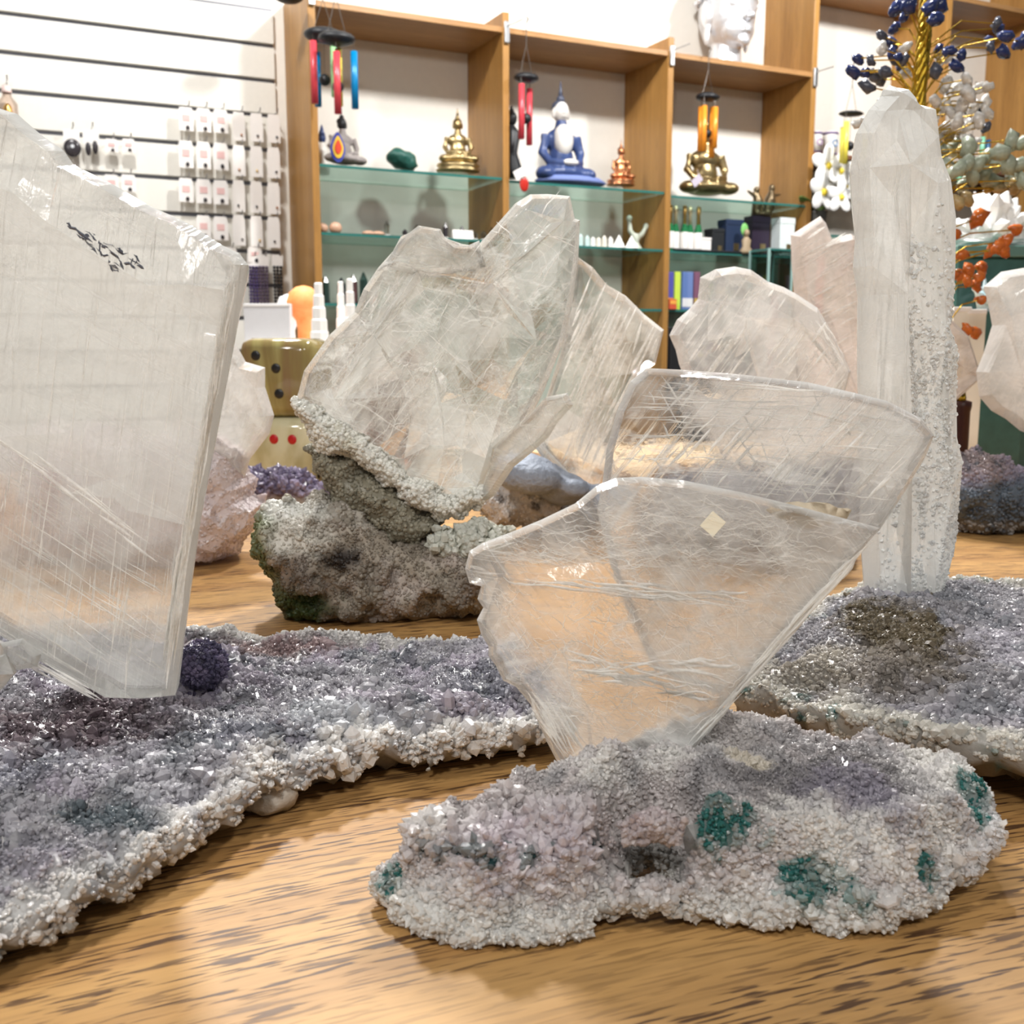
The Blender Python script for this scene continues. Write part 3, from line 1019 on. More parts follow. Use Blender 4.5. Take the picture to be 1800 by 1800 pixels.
def colB(P):
    c = np.tile(np.array([[0.66, 0.61, 0.60]]), (len(P), 1))
    c = blend(c, np.clip(fbm(P, 28, 3, 31) * 1.4 + .1, 0, 0.85), (0.86, 0.84, 0.82))
    c = blend(c, np.clip(fbm(P, 60, 3, 32) * 1.4 - 0.2, 0, 0.7), (0.42, 0.41, 0.42))
    c = blend(c, zone(P, gr(1450, 1370, .04), (0.060, 0.045, 0.06), 0.6), (0.29, 0.275, 0.28))
    c = blend(c, zone(P, gr(1500, 1400, .04), (0.03, 0.03, 0.06), 0.7) * 0.6, (0.40, 0.37, 0.46))
    c = blend(c, zone(P, gr(920, 1430, .045), (0.045, 0.02, 0.04), 0.7) * 0.7, (0.66, 0.57, 0.64))
    c = blend(c, zone(P, gr(1130, 1410, .045), (0.03, 0.02, 0.03), 0.7) * 0.6, (0.55, 0.44, 0.45))
    c = blend(c, np.clip((P[:, 0] - gr(1600, 1330, .035)[0]) / 0.02, 0, 0.8) * (fbm(P, 80, 2, 12) > -0.2), (0.82, 0.82, 0.82))
    c = blend(c, zone(P, gr(1310, 1335, .044), (0.014, 0.01, 0.02), 0.5), (0.70, 0.64, 0.54))
    low = np.clip((0.018 - P[:, 2]) / 0.008, 0, 1)
    c = blend(c, low * 0.85, (0.84, 0.83, 0.79))
    for k, (p, r) in enumerate(whitec):
        c = blend(c, zone(P, p, r, 0.7, 0.8, 90 + k) * 0.85, (0.90, 0.88, 0.84))
    for k, (p, r, dk) in enumerate(tealc):
        c = blend(c, zone(P, p, r, 0.35, 0.9, 40 + k) * (0.5 + 0.5 * (fbm(P, 300, 2, 50) > -0.1)), (0.018, 0.06, 0.065) if dk else (0.04, 0.19, 0.175))
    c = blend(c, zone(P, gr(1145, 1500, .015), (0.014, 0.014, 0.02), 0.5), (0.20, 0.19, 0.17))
    return c


dents = [(880, 1500, .028, np.array([0.042, 0.0042]), -0.010)]
oB, VB, FB = slab('druse_slab', RIMB, CTRB, rB, DR, lambda P: colB(P) * 0.78, s=0.004, th=0.010, amp=0.0062, nscale=60, under=0.03, rise=0.014, dents=dents, rough=0.0012)  # darker slab colour puts shade between the crystals


for x, y, r in ((1240, 1425, .008), (1286, 1465, .011), (1330, 1500, .010), (1310, 1480, .008), (1400, 1540, .007), (1436, 1552, .009), (1512, 1578, .006), (1590, 1548, .010), (1620, 1535, .006), (1712, 1392, .009), (1722, 1420, .006), (862, 1585, .0034), (686, 1535, .005)):
    tealc.append((surf(VB, sB, x, y), r * 1.3, False))
for k in range(24):
    t = k / 23
    x = 742 + 310 * t
    y = np.interp(x, [742, 800, 860, 940, 1010, 1052], [1490, 1496, 1507, 1510, 1498, 1486]) + 3 * math.sin(k * 2.1)
    tealc.append((surf(VB, sB, x, y), .0026 + .0016 * (0.25 < t < 0.7), True))
for x, y, r in ((1400, 1430, .020), (1480, 1470, .020), (1560, 1490, .022), (1650, 1470, .020), (1700, 1360, .016), (1620, 1330, .014), (1480, 1540, .016), (820, 1560, .024), (930, 1580, .026), (760, 1430, .012), (1060, 1330, .016), (1180, 1325, .014)):
    whitec.append((surf(VB, sB, x, y), r))
recolor(oB, colB(VB + sB) * 0.82)  # kept darker than its crystals, shade painted into their gaps


def selB(C, n):
    Q = C + sB
    hole = np.exp(-((((Q - gr(1145, 1500, .024))[:, :2]) / 0.012) ** 2).sum(1)) > 0.9
    return (n[:, 2] > -0.4).astype(float)


scatter('quartz_crust', VB, FB, 24000, lambda P: 0.0008 + 0.0009 * np.clip(fbm(P, 45, 2, 14) + 0.3, 0, 1), lambda P: colB(P + sB), rB, DR, selB, 0.5, (1.1, 2.3))
scatter('quartz_points', VB, FB, 700, lambda P: 0.0022 + 0 * P[:, 0], lambda P: blend(colB(P + sB), np.full(len(P), 0.3), (0.84, 0.80, 0.81)), rB, DR,
        lambda C, n: (zone(C + sB, gr(860, 1420, .045), (0.05, 0.02, 0.03), 0.5) > 0.2).astype(float), 0.4, (1.5, 2.6))
scatter('large_crystals', VB, FB, 900, lambda P: 0.0024 + 0.0016 * np.clip(fbm(P, 60, 2, 3), 0, 1), lambda P: blend(colB(P + sB), np.full(len(P), 0.3), (0.86, 0.85, 0.82)), rB, DR,
        lambda C, n: ((C[:, 2] < 0.026) & (n[:, 2] > -0.6) & ((C + sB)[:, 1] < 0.47) & ~(zone(C + sB, gr(1145, 1500, .022), (0.014, 0.014, 0.03), 0.3) > 0)).astype(float) , 0.55, (0.35, 0.6))
oR, VR, FR = lump('hollow_roof', [(1085, 1470), (1095, 1440), (1130, 1425), (1180, 1430), (1215, 1450), (1205, 1475), (1160, 1468), (1130, 1478)], frame(1150, 1455, 0.380, 0, 0.3), 0.008, 0.022, DR, rB, colB, s=0.004, R=0.010, amp=0.003, nscale=140)
oH, VH, FH = lump('hollow_sill', [(1050, 1596), (1066, 1560), (1090, 1546), (1120, 1552), (1160, 1548), (1200, 1556), (1216, 1590), (1180, 1600), (1100, 1600)], frame(1130, 1580, 0.374, 0, 0.0), 0.006, 0.014, DR, rB, colB, s=0.003, R=0.007, amp=0.002, nscale=160)
scatter('sill_crystals', VH, FH, 350, lambda P: 0.0018 + 0 * P[:, 0], lambda P: colB(P + sB), rB, DR, None, 0.6, (0.5, 1.0))
scatter('roof_crystals', VR, FR, 500, lambda P: 0.0015 + 0 * P[:, 0], lambda P: colB(P + sB), rB, DR, None, 0.6, (0.8, 1.6))
# clear wedge beside the hollow
mWedge = selenite_mat('clear_quartz', base=0.30, lines=0.1, cloud=0.4, veins=0.25, vein_scale=70, white=(0.72, 0.72, 0.70), refr=0.5)
plate('quartz_wedge', [(1200, 1455), (1228, 1440), (1262, 1470), (1290, 1520), (1315, 1560), (1250, 1585), (1195, 1580), (1190, 1530), (1202, 1500)], frame(1250, 1550, 0.386, -0.15, 0.12), 0.018, mWedge, rB, bevel=0.006, step=0.006, edge_milk=0.15, rough=0.0009, shards=(8, 0.2), extra=14, ez=0.0016,
      feats=[(1235, 1480, .010), (1250, 1560, .013)], fedges=[(0, 1)])

mB = selenite_mat('selenite_fan', base=0.065, lines=0.35, line_ang=0.9, line_scale=0.8, cloud=0.26, veins=0.35, vein_scale=26, wrinkle=0.55, wr_ang=0.15, wr_scale=1.0, white=(0.92, 0.925, 0.905), refr=0.5, bump=0.3, seed=3)
fB = frame(1100, 1320, 0.452, -0.12, 0.10)
outB = [(985, 1345), (962, 1300), (930, 1240), (906, 1206), (882, 1196), (872, 1172), (858, 1152), (862, 1136), (846, 1114), (839, 1090), (850, 1070), (840, 1050), (846, 1030), (824, 1024), (817, 1000), (824, 970), (850, 955),
        (900, 938), (950, 915), (1010, 885), (1050, 856), (1085, 840), (1130, 838), (1200, 846), (1300, 868), (1380, 884), (1450, 904), (1546, 930), (1500, 985), (1440, 1052), (1390, 1110), (1330, 1180), (1270, 1246), (1214, 1330), (1150, 1350), (1060, 1352)]
plate('selenite_blade', outB, fB, 0.013, mB, rB, bevel=0.0032, step=0.02, rough=0.0005, edge_milk=0.62,
      feats=[(880, 1010, .0085), (1000, 1030, .011), (1150, 1050, .011), (1330, 1075, .010), (1000, 1180, .012), (1100, 1195, .012), (1250, 1215, .011), (1180, 960, .009), (1400, 960, .0085), (1080, 1320, .010)],
      fedges=[(0, 1), (1, 2), (2, 3), (4, 5), (5, 6)], milk_at=[(1190, 1300, 60, 0.35), (1100, 1330, 120, 0.25), (860, 1080, 60, 0.2), (1440, 1050, 30, 0.2)], shards=(16, 0.12), extra=26, ez=0.0012)
EDGE_B = [(1546, 930), (1500, 985), (1440, 1052), (1330, 1180), (1216, 1325), (1200, 1310), (1310, 1175), (1420, 1045), (1480, 980), (1520, 935)]
streaks('edge_lines', EDGE_B, fB, 0.0062, 70, 0.86, (0.015, 0.06), (0.0003, 0.0010), rB, LINE, 0.03, 0.0004, 4, 0.002)
TOPB = [(840, 990), (860, 965), (1050, 870), (1130, 845), (1300, 875), (1500, 935), (1440, 1020), (1200, 1010), (1000, 1000)]
streaks('wrinkle_lines', TOPB, fB, 0.0078, 420, -0.06, (0.006, 0.03), (0.00008, 0.0002), rB, LINE, 0.22, 0.0008, 6, 0.002)
MIDB = [(860, 1010), (1000, 1030), (1200, 1040), (1400, 1010), (1420, 1060), (1300, 1200), (1210, 1310), (1000, 1310), (930, 1210), (860, 1100)]
streaks('wrinkle_lines', MIDB, fB, 0.0092, 300, (-0.12, 1.0, -0.5), (0.005, 0.026), (0.00008, 0.0002), rB, LINE, 0.35, 0.0009, 6, 0.002)
streaks('healed_cracks', [(880, 1000), (1320, 1030), (1330, 1075), (1100, 1045), (880, 1020)], fB, 0.0100, 24, -0.10, (0.03, 0.08), (0.0003, 0.0009), rB, LINE, 0.04, 0.0008, 6, 0.001)
streaks('healed_cracks', [(990, 1130), (1150, 1150), (1330, 1140), (1270, 1230), (1120, 1210), (1000, 1180)], fB, 0.0105, 34, -0.14, (0.03, 0.07), (0.0003, 0.0009), rB, LINE, 0.12, 0.0009, 6, 0.001)
streaks('healed_cracks', [(905, 1200), (960, 1210), (1090, 1325), (990, 1335)], fB, 0.0082, 26, -0.98, (0.02, 0.045), (0.0002, 0.0007), rB, LINE, 0.04, 0.0004, 4, 0.001)
mF = selenite_mat('selenite_clear', base=0.04, lines=0.75, line_ang=-0.92, line_scale=0.7, cloud=0.22, veins=0.5, vein_scale=26, white=(0.92, 0.925, 0.91), clear=(0.94, 0.935, 0.93), refr=0.5, second=(0.05, 0.6, 0.35), bump=0.22, seed=5)
fF = frame(1300, 900, 0.490, -0.10, 0.08)
plate('selenite_lamella', [(1150, 1180), (1080, 1020), (1050, 900), (1060, 840), (1066, 790), (1085, 720), (1108, 670), (1136, 647), (1200, 650), (1300, 658), (1420, 672), (1500, 690), (1560, 705), (1618, 735), (1642, 765), (1628, 800), (1592, 862), (1546, 932), (1480, 1000), (1380, 1120), (1280, 1230)],
      fF, 0.016, mF, rB, bevel=0.0036, step=0.03, edge_milk=0.45,
      feats=[(1150, 685, .008), (1240, 700, .011), (1400, 720, .012), (1580, 770, .011), (1470, 900, .011), (1130, 800, .009), (1300, 830, .011), (1180, 1000, .01)], fedges=[(0, 1), (1, 2), (2, 3), (3, 4), (0, 5)], shards=(14, 0.10), extra=14, ez=0.001)
FTOP = [(1075, 800), (1110, 690), (1140, 655), (1420, 680), (1610, 740), (1620, 800), (1540, 925), (1300, 865), (1100, 835)]
streaks('cleavage_lines', FTOP, fF, 0.008, 70, 0.86, (0.012, 0.07), (0.0002, 0.0008), rB, LINE, 0.05, 0.0003, 3, 0.004)
streaks('cleavage_lines', FTOP, fF, 0.006, 34, -1.08, (0.008, 0.03), (0.0002, 0.0006), rB, LINE, 0.12, 0.0003, 3, 0.004)
streaks('wrinkle_lines', FTOP, fF, 0.009, 110, -0.04, (0.015, 0.06), (0.0001, 0.0004), rB, LINE, 0.05, 0.0004, 5, 0.002)
st = MB().box((0, 0, 0), (0.0075, 0.0006, 0.0085), rot=Matrix.Rotation(0.7, 3, 'Y'), bev=0.0001).build('price_sticker', plain('cream_paper', (0.86, 0.82, 0.66), 0.6), rB)
st.location = Vector(to_frame(fB, [(1251, 919)])[0][0] * fB[1] + to_frame(fB, [(1251, 919)])[0][1] * fB[2] + fB[0] + fB[3] * 0.0078 - sB)
st.rotation_euler = (-0.10, 0, -0.12)
# cream inclusion near the top of the blade
fI = (fB[0] - fB[3] * 0.009, fB[1], fB[2], fB[3])
lump('cream_inclusion', [(1345, 893), (1400, 880), (1460, 885), (1500, 900), (1480, 915), (1420, 932), (1380, 925)], fI, 0.003, 0.003, CRUST, rB, lambda P: np.tile([[0.78, 0.68, 0.52]], (len(P), 1)), s=0.004, R=0.008, amp=0.0008, nscale=200, rough=0.0006)

# ---- right: tall white selenite column on a grey-lilac slab
sE = gr(1600, 1180, 0); sE[2] = 0
rE = empty('selenite_specimen', sE, 0, 'tall white selenite column standing on a grey-lilac druse slab', 'crystal')
RIME = [(1300, 1203, .032), (1345, 1212, .032), (1400, 1232, .032), (1500, 1258, .034), (1560, 1268, .034), (1640, 1282, .036), (1720, 1290, .037), (1800, 1300, .038), (1950, 1330, .038), (2080, 1200, .04), (2000, 1050, .042), (1800, 1026, .044), (1740, 1016, .044), (1650, 1012, .044), (1540, 1010, .042), (1440, 1060, .036), (1340, 1130, .03)]
CTRE = [(1580, 1060, .054), (1560, 1100, .053), (1620, 1100, .052), (1500, 1110, .050), (1700, 1130, .047), (1780, 1180, .046), (1420, 1160, .042), (1550, 1180, .046), (1700, 1060, .046), (1600, 1210, .040), (1400, 1195, .037), (1900, 1150, .048)]


def colE(P):
    c = np.tile(np.array([[0.44, 0.425, 0.45]]), (len(P), 1))
    c = blend(c, np.clip(fbm(P, 30, 3, 61) * 1.4, 0, 0.8), (0.54, 0.515, 0.57))
    c = blend(c, np.clip(fbm(P, 55, 3, 62) * 1.4 - 0.1, 0, 0.8), (0.30, 0.31, 0.34))
    c = blend(c, zone(P, gr(1575, 1110, .050), (0.044, 0.085, 0.06), 0.5), (0.17, 0.135, 0.085))
    c = blend(c, zone(P, gr(1530, 1165, .048), (0.050, 0.040, 0.04), 0.6) * 0.85, (0.30, 0.26, 0.22))
    c = blend(c, zone(P, gr(1400, 1170, .04), (0.05, 0.035, 0.04), 0.6) * 0.8, (0.60, 0.55, 0.47))
    rd = dist_to_poly(P[:, :2], np.array([gr(x, y, z)[:2] for x, y, z in RIME]))
    c = blend(c, np.clip(1.2 - (rd + 0.006 * fbm(P, 80, 2, 8)) / 0.016, 0, 0.95), (0.80, 0.77, 0.70))
    low = np.clip((0.029 - P[:, 2]) / 0.006, 0, 1)
    c = blend(c, low, (0.58, 0.50, 0.40))
    c = blend(c, np.clip(fbm(P, 130, 3, 70) * 2 - 0.9, 0, 1) * np.clip(1.2 - rd / 0.02, 0, 1), (0.03, 0.16, 0.15))
    c = blend(c, np.clip(low * (fbm(P, 100, 3, 71) * 2 - 0.2), 0, 0.85), (0.16, 0.13, 0.10))
    return c


oE, VE, FE = slab('druse_slab', RIME, CTRE, rE, DR, lambda P: colE(P) * 0.68, s=0.006, th=0.018, amp=0.0050, nscale=50, under=0.05, rise=0.05)  # slab painted darker so the crystal gaps look shaded
scatter('quartz_crust', VE, FE, 20000, lambda P: 0.0012 + 0.0009 * np.clip(fbm(P, 30, 2, 24) + 0.3, 0, 1), lambda P: colE(P + sE), rE, DR, lambda C, n: (n[:, 2] > 0.1).astype(float), 0.5, (0.8, 1.6), big=0.05)
mE = selenite_mat('selenite_column', base=0.58, lines=0.2, line_ang=1.5, line_scale=1.0, cloud=0.35, veins=0.1, vein_scale=50, white=(0.93, 0.94, 0.92), refr=0.4, bump=0.4, seed=9)
fE = frame(1585, 1060, 0.735, 0.12, -0.02)
oCol = plate('selenite_column', [(1545, 172), (1552, 158), (1575, 155), (1595, 166), (1612, 182), (1634, 190), (1640, 240), (1646, 272), (1662, 318), (1670, 380), (1674, 430), (1668, 520), (1671, 610), (1678, 690), (1676, 760), (1682, 800), (1682, 880), (1670, 960), (1654, 1030), (1642, 1095),
                          (1600, 1110), (1560, 1105), (1524, 1085), (1519, 1000), (1516, 930), (1513, 800), (1510, 650), (1505, 520), (1500, 420), (1497, 300), (1503, 240), (1525, 200)], fE, 0.030, mE, rE, bevel=0.006, step=0.022, rough=0.0012, edge_milk=0.35,
      shards=(12, 0.10), extra=14, ez=0.001, feats=[(1560, 215, .016), (1562, 300, .030), (1556, 520, .032), (1562, 760, .034), (1560, 1050, .034), (1620, 330, .022), (1630, 600, .026), (1640, 850, .026), (1610, 1060, .022), (1590, 200, .012)], fedges=[(0, 1), (1, 2), (2, 3), (3, 4), (5, 6), (6, 7), (7, 8)], milk_at=[(1585, 180, 60, 0.5)])
COLE = [(1510, 240), (1640, 250), (1668, 420), (1672, 800), (1650, 1020), (1530, 1020), (1515, 700)]
VP, FP = arrays_of(oCol, frame_matrix(fE, rE))
streaks('cleavage_lines', [(1522, 250), (1630, 260), (1655, 420), (1660, 800), (1645, 1000), (1535, 1000), (1525, 700)], fE, 0.012, 160, 1.55, (0.02, 0.12), (0.0002, 0.0009), rE, LINE, 0.03, 0.0005, 4, 0.002)
scatter('sparkle_flakes', VP, FP, 2200, lambda P: 0.0014 + 0.0010 * np.clip(fbm(P, 40, 2, 7), 0, 1), lambda P: np.tile([[0.92, 0.93, 0.92]], (len(P), 1)), rE, CRUST,
        lambda C, n: ((n[:, 1] < -0.3) & (C[:, 0] + sE[0] > at(1552, 600, 0.735)[0]) & (C[:, 2] < at(1600, 440, 0.735)[2])) * (0.15 + np.clip(fbm(C, 30, 3, 5) + .2, 0, 1)), 0.5, (0.25, 0.6))
# broken snow-white tip
lump('white_tip', [(1544, 176), (1552, 156), (1578, 152), (1598, 166), (1614, 184), (1620, 206), (1590, 214), (1560, 212), (1536, 216)], frame(1580, 190, 0.735, 0.12), 0.022, 0.016, CRUST, rE, lambda P: np.tile([[0.93, 0.93, 0.92]], (len(P), 1)), s=0.005, R=0.012, amp=0.004, nscale=110, rough=0.001, facet=True)
oQ, VQ, FQ = lump('column_collar', [(1488, 1098), (1505, 1062), (1525, 1046), (1550, 1052), (1580, 1044), (1612, 1050), (1640, 1042), (1662, 1060), (1680, 1098), (1600, 1112)], frame(1580, 1090, 0.712, 0.1), 0.035, 0.05, DR, rE,
     lambda P: blend(np.tile([[0.19, 0.155, 0.10]], (len(P), 1)), np.clip(fbm(P, 60, 3, 9) + 0.1, 0, 0.8), (0.34, 0.31, 0.27)), s=0.005, R=0.022, amp=0.004, nscale=70)
scatter('collar_crust', VQ, FQ, 1800, lambda P: 0.0015 + 0 * P[:, 0], lambda P: blend(np.tile([[0.21, 0.17, 0.11]], (len(P), 1)), np.clip(fbm(P, 60, 3, 9) + 0.1, 0, 0.8), (0.36, 0.33, 0.29)), rE, DR, lambda C, n: (n[:, 1] < 0.4).astype(float), 0.5, (0.7, 1.4))

# ---- middle: selenite cluster on a green-brown boulder
Yc = 0.86
sC = gr(650, 1110, 0); sC = np.array([sC[0], Yc, 0])
rC = empty('selenite_specimen', sC, 0, 'tall glassy selenite cluster on a rough green and brown boulder', 'crystal')


def colC(P):
    c = np.tile(np.array([[0.34, 0.29, 0.23]]), (len(P), 1))
    c = blend(c, np.clip(fbm(P, 30, 3, 81) * 1.5, 0, 0.8), (0.20, 0.16, 0.13))
    c = blend(c, np.clip(fbm(P, 60, 3, 82) * 1.6 - 0.1, 0, 0.8), (0.50, 0.43, 0.38))
    hh = np.clip((P[:, 2] - 0.075) / 0.03 + 0.6 * fbm(P, 50, 2, 83), 0, 1)
    c = blend(c, hh * 0.75, (0.62, 0.58, 0.50))
    lft = np.clip((at(530, 1000, Yc)[0] + 0.02 * fbm(P, 40, 2, 84) - P[:, 0]) / 0.02, 0, 1) * np.clip((0.105 - P[:, 2]) / 0.02, 0, 1)
    c = blend(c, lft * 0.9, (0.17, 0.20, 0.075))
    c = blend(c, zone(P, at(540, 1060, Yc - .03), (0.03, 0.05, 0.03), 0.6), (0.06, 0.10, 0.03))
    c = blend(c, zone(P, at(515, 895, Yc), (0.045, 0.06, 0.010), 0.5), (0.80, 0.79, 0.74))
    c = blend(c, zone(P, at(520, 945, Yc - .04), (0.035, 0.05, 0.018), 0.6) * 0.8, (0.76, 0.72, 0.64))
    c = blend(c, zone(P, at(600, 985, Yc - .05), (0.02, 0.05, 0.012), 0.6), (0.05, 0.04, 0.035))
    return c


fC = frame(650, 1000, Yc, 0.0)
outC1 = [(446, 935), (452, 905), (470, 895), (520, 882), (575, 876), (605, 868), (640, 880), (660, 912), (700, 940), (745, 955), (770, 945), (800, 935), (840, 925), (872, 930), (895, 945), (890, 1000), (870, 1050), (850, 1075), (770, 1090), (700, 1106), (640, 1114), (560, 1114), (520, 1105), (500, 1060), (475, 1020), (450, 975)]
oC1, VC1, FC1 = lump('boulder', outC1, fC, 0.055, 0.06, DRB, rC, colC, s=0.0052, R=0.06, amp=0.011, nscale=42, rough=0.003)
scatter('boulder_crust', VC1, FC1, 9000, lambda P: 0.0012 + 0.0024 * np.clip(fbm(P, 35, 2, 5), 0, 1), lambda P: colC(P + sC), rC, CRUST, lambda C, n: ((n[:, 1] < 0.4) & (C[:, 2] > 0.004)).astype(float), 0.6, (0.7, 1.3))
outC2 = [(540, 785), (560, 772), (620, 795), (700, 845), (770, 895), (792, 905), (775, 935), (740, 962), (690, 965), (640, 920), (595, 900), (572, 855)]
oC2, VC2, FC2 = lump('olive_neck', outC2, frame(650, 900, Yc + 0.01, 0), 0.035, 0.035, DR, rC, lambda P: blend(np.tile([[0.36, 0.33, 0.25]], (len(P), 1)), np.clip(fbm(P, 60, 3, 5) + .1, 0, .8), (0.22, 0.20, 0.14)), s=0.007, R=0.03, amp=0.006, nscale=60)
scatter('neck_crust', VC2, FC2, 2200, lambda P: 0.0020 + 0 * P[:, 0], lambda P: blend(np.tile([[0.40, 0.37, 0.28]], (len(P), 1)), np.clip(fbm(P, 60, 3, 5) + .1, 0, .8), (0.24, 0.22, 0.16)), rC, CRUST, lambda C, n: (n[:, 1] < 0.3).astype(float), 0.6, (0.6, 1.2))
outC3 = [(519, 702), (545, 708), (600, 740), (650, 772), (720, 835), (790, 868), (850, 855), (858, 872), (838, 892), (808, 908), (770, 908), (700, 862), (620, 806), (562, 792), (545, 765), (524, 740)]
oC3, VC3, FC3 = lump('white_crust', outC3, frame(650, 820, Yc - 0.012, 0), 0.016, 0.022, CRUST, rC, lambda P: blend(np.tile([[0.93, 0.92, 0.84]], (len(P), 1)), np.clip(fbm(P, 50, 3, 5), 0, .6), (0.74, 0.70, 0.55)), s=0.006, R=0.018, amp=0.004, nscale=80)
scatter('white_crust_grains', VC3, FC3, 2600, lambda P: 0.0019 + 0 * P[:, 0], lambda P: blend(np.tile([[0.95, 0.94, 0.88]], (len(P), 1)), np.clip(fbm(P, 50, 3, 5), 0, .6), (0.80, 0.76, 0.62)), rC, CRUST, None, 0.7, (0.7, 1.5))
outC4 = [(745, 962), (770, 935), (785, 925), (800, 940), (815, 922), (835, 930), (850, 915), (875, 930), (895, 925), (900, 960), (880, 1000), (800, 1000)]
oC4, VC4, FC4 = lump('pale_shoulder', outC4, frame(830, 960, Yc - 0.02, 0), 0.02, 0.03, DR, rC, lambda P: blend(np.tile([[0.66, 0.66, 0.56]], (len(P), 1)), np.clip(fbm(P, 70, 3, 5), 0, .7), (0.42, 0.40, 0.28)), s=0.006, R=0.02, amp=0.004)
scatter('pale_shoulder_crystals', VC4, FC4, 700, lambda P: 0.0032 + 0 * P[:, 0], lambda P: np.tile([[0.74, 0.74, 0.66]], (len(P), 1)), rC, DR, None, 0.6, (0.8, 1.8))

mC = selenite_mat('selenite_cluster', base=0.03, lines=0.55, line_ang=-0.85, line_scale=0.6, cloud=0.34, wrinkle=0.4, wr_ang=0.3, wr_scale=0.6, veins=0.5, vein_scale=24, white=(0.92, 0.94, 0.91), refr=0.55, ior=1.25, bump=0.35, second=(1.1, 0.8, 0.3), seed=13)
fC1 = frame(760, 800, Yc + 0.01, 0.08, 0.02)
outCa = [(520, 708), (522, 690), (535, 650), (580, 590), (622, 548), (640, 510), (662, 470), (690, 440), (706, 416), (722, 408), (736, 400), (768, 402), (784, 422), (812, 428), (842, 432), (875, 388), (905, 358), (930, 342), (962, 338), (1000, 348), (1006, 382), (1018, 386), (1016, 450), (1002, 530),
         (988, 600), (955, 690), (925, 750), (882, 805), (850, 858), (830, 892), (770, 892), (700, 850), (620, 790), (560, 745)]
plate('selenite_cluster', outCa, fC1, 0.030, mC, rC, bevel=0.006, step=0.03, rough=0.001, edge_milk=0.5,
      shards=(34, 0.32), extra=110, ez=0.002, regions=[([(585, 716), (606, 680), (735, 470), (756, 486), (650, 640), (614, 722)], 0.45), ([(780, 868), (826, 770), (890, 745), (900, 790), (846, 862)], 0.5),
      ([(870, 440), (1000, 345), (1012, 390), (990, 520), (960, 600), (930, 560)], 0.14), ([(545, 690), (580, 610), (690, 450), (720, 470), (600, 670)], -0.12), ([(640, 700), (700, 620), (790, 640), (820, 760), (720, 820)], -0.12)], feats=[(592, 700, .024), (660, 590, .030), (735, 482, .032), (800, 520, .026), (860, 505, .038), (985, 395, .022), (935, 600, .034), (880, 700, .036), (760, 640, .020), (780, 780, .026), (700, 800, .028), (850, 800, .030), (970, 500, .024), (925, 375, .018)],
      fedges=[(0, 1), (1, 2), (2, 4), (4, 5), (4, 6), (6, 7), (7, 11), (3, 8), (8, 9), (5, 13)], milk_at=[(835, 790, 70, 0.5), (590, 735, 60, 0.4), (670, 560, 40, 0.15), (730, 440, 50, 0.15)])
plate('selenite_shard', [(845, 860), (870, 790), (905, 750), (960, 700), (1000, 690), (1006, 712), (962, 768), (905, 822), (868, 872), (835, 895)], frame(900, 800, Yc - 0.015, -0.3, 0.1), 0.014, mC, rC, bevel=0.004, step=0.02, rough=0.0008, edge_milk=0.4, face_milk=0.15)
plate('selenite_shard', [(705, 420), (735, 398), (770, 402), (800, 430), (845, 432), (850, 470), (780, 490), (700, 480), (660, 478)], frame(750, 450, Yc - 0.012, 0.25, 0.2), 0.016, mC, rC, bevel=0.005, step=0.012, rough=0.0014, edge_milk=0.25, feats=[(740, 440, .014), (800, 460, .012)], fedges=[(0, 1)])
streaks('cleavage_lines', outCa, fC1, 0.018, 110, (1.02, 0.98, -0.6), (0.02, 0.09), (0.0002, 0.0007), rC, LINE, 0.10, 0.0015, 4, 0.010)
streaks('healed_cracks', [(600, 700), (720, 600), (860, 700), (850, 860), (720, 830)], fC1, 0.016, 170, 0.9, (0.008, 0.03), (0.0002, 0.0005), rC, LINE, 0.7, 0.0012, 5, 0.006)
streaks('cleavage_lines', [(590, 720), (600, 640), (700, 470), (760, 470), (660, 640), (620, 720)], fC1, 0.020, 60, 0.98, (0.02, 0.07), (0.0004, 0.0014), rC, LINE, 0.06, 0.001, 3, 0.008)

# ---- behind: leaning selenite on a blue-grey base
Yd = 1.22
sD = np.array([at(960, 920, Yd)[0], Yd, 0])
rD = empty('selenite_specimen', sD, 0, 'leaning striped selenite blades in a whitish rock with blue-grey grape-like chalcedony', 'crystal')
colD = lambda P: blend(blend(np.tile([[0.66, 0.62, 0.59]], (len(P), 1)), np.clip(fbm(P, 40, 3, 91) * 1.5, 0, .8), (0.78, 0.76, 0.74)), np.clip(fbm(P, 80, 3, 92) * 2 - .7, 0, .9), (0.14, 0.12, 0.11))
oD, VD, FD = lump('pale_rock', [(832, 884), (850, 868), (880, 830), (905, 800), (950, 830), (1000, 870), (1045, 890), (1075, 890), (1085, 905), (1070, 935), (1000, 938), (940, 934), (885, 940), (862, 928), (845, 905)], frame(960, 900, Yd, 0), 0.05, 0.06, DRB, rD, colD, s=0.008, R=0.05, amp=0.010, nscale=45)
scatter('rock_grains', VD, FD, 2600, lambda P: 0.0022 + 0 * P[:, 0], lambda P: colD(P + sD), rD, DRB, lambda C, n: (n[:, 1] < 0.5).astype(float), 0.6, (0.4, 0.8))
gm = MB()
for k in range(26):
    t = random.random()
    x = 895 + 190 * t + random.uniform(-15, 15); y = 812 + 60 * t + random.uniform(-8, 22)
    p = at(x, y, Yd + random.uniform(-0.075, -0.02)) - sD
    r = random.uniform(0.012, 0.026)
    gm.ell(p, (r * 1.3, r, r * 0.9), nu=14, nv=9)
gm.build('chalcedony_grapes', plain('blue_grey_chalcedony', (0.30, 0.34, 0.42), 0.55, bump=0.7, bscale=200, var=0.3), rD, True, remesh=0.005)
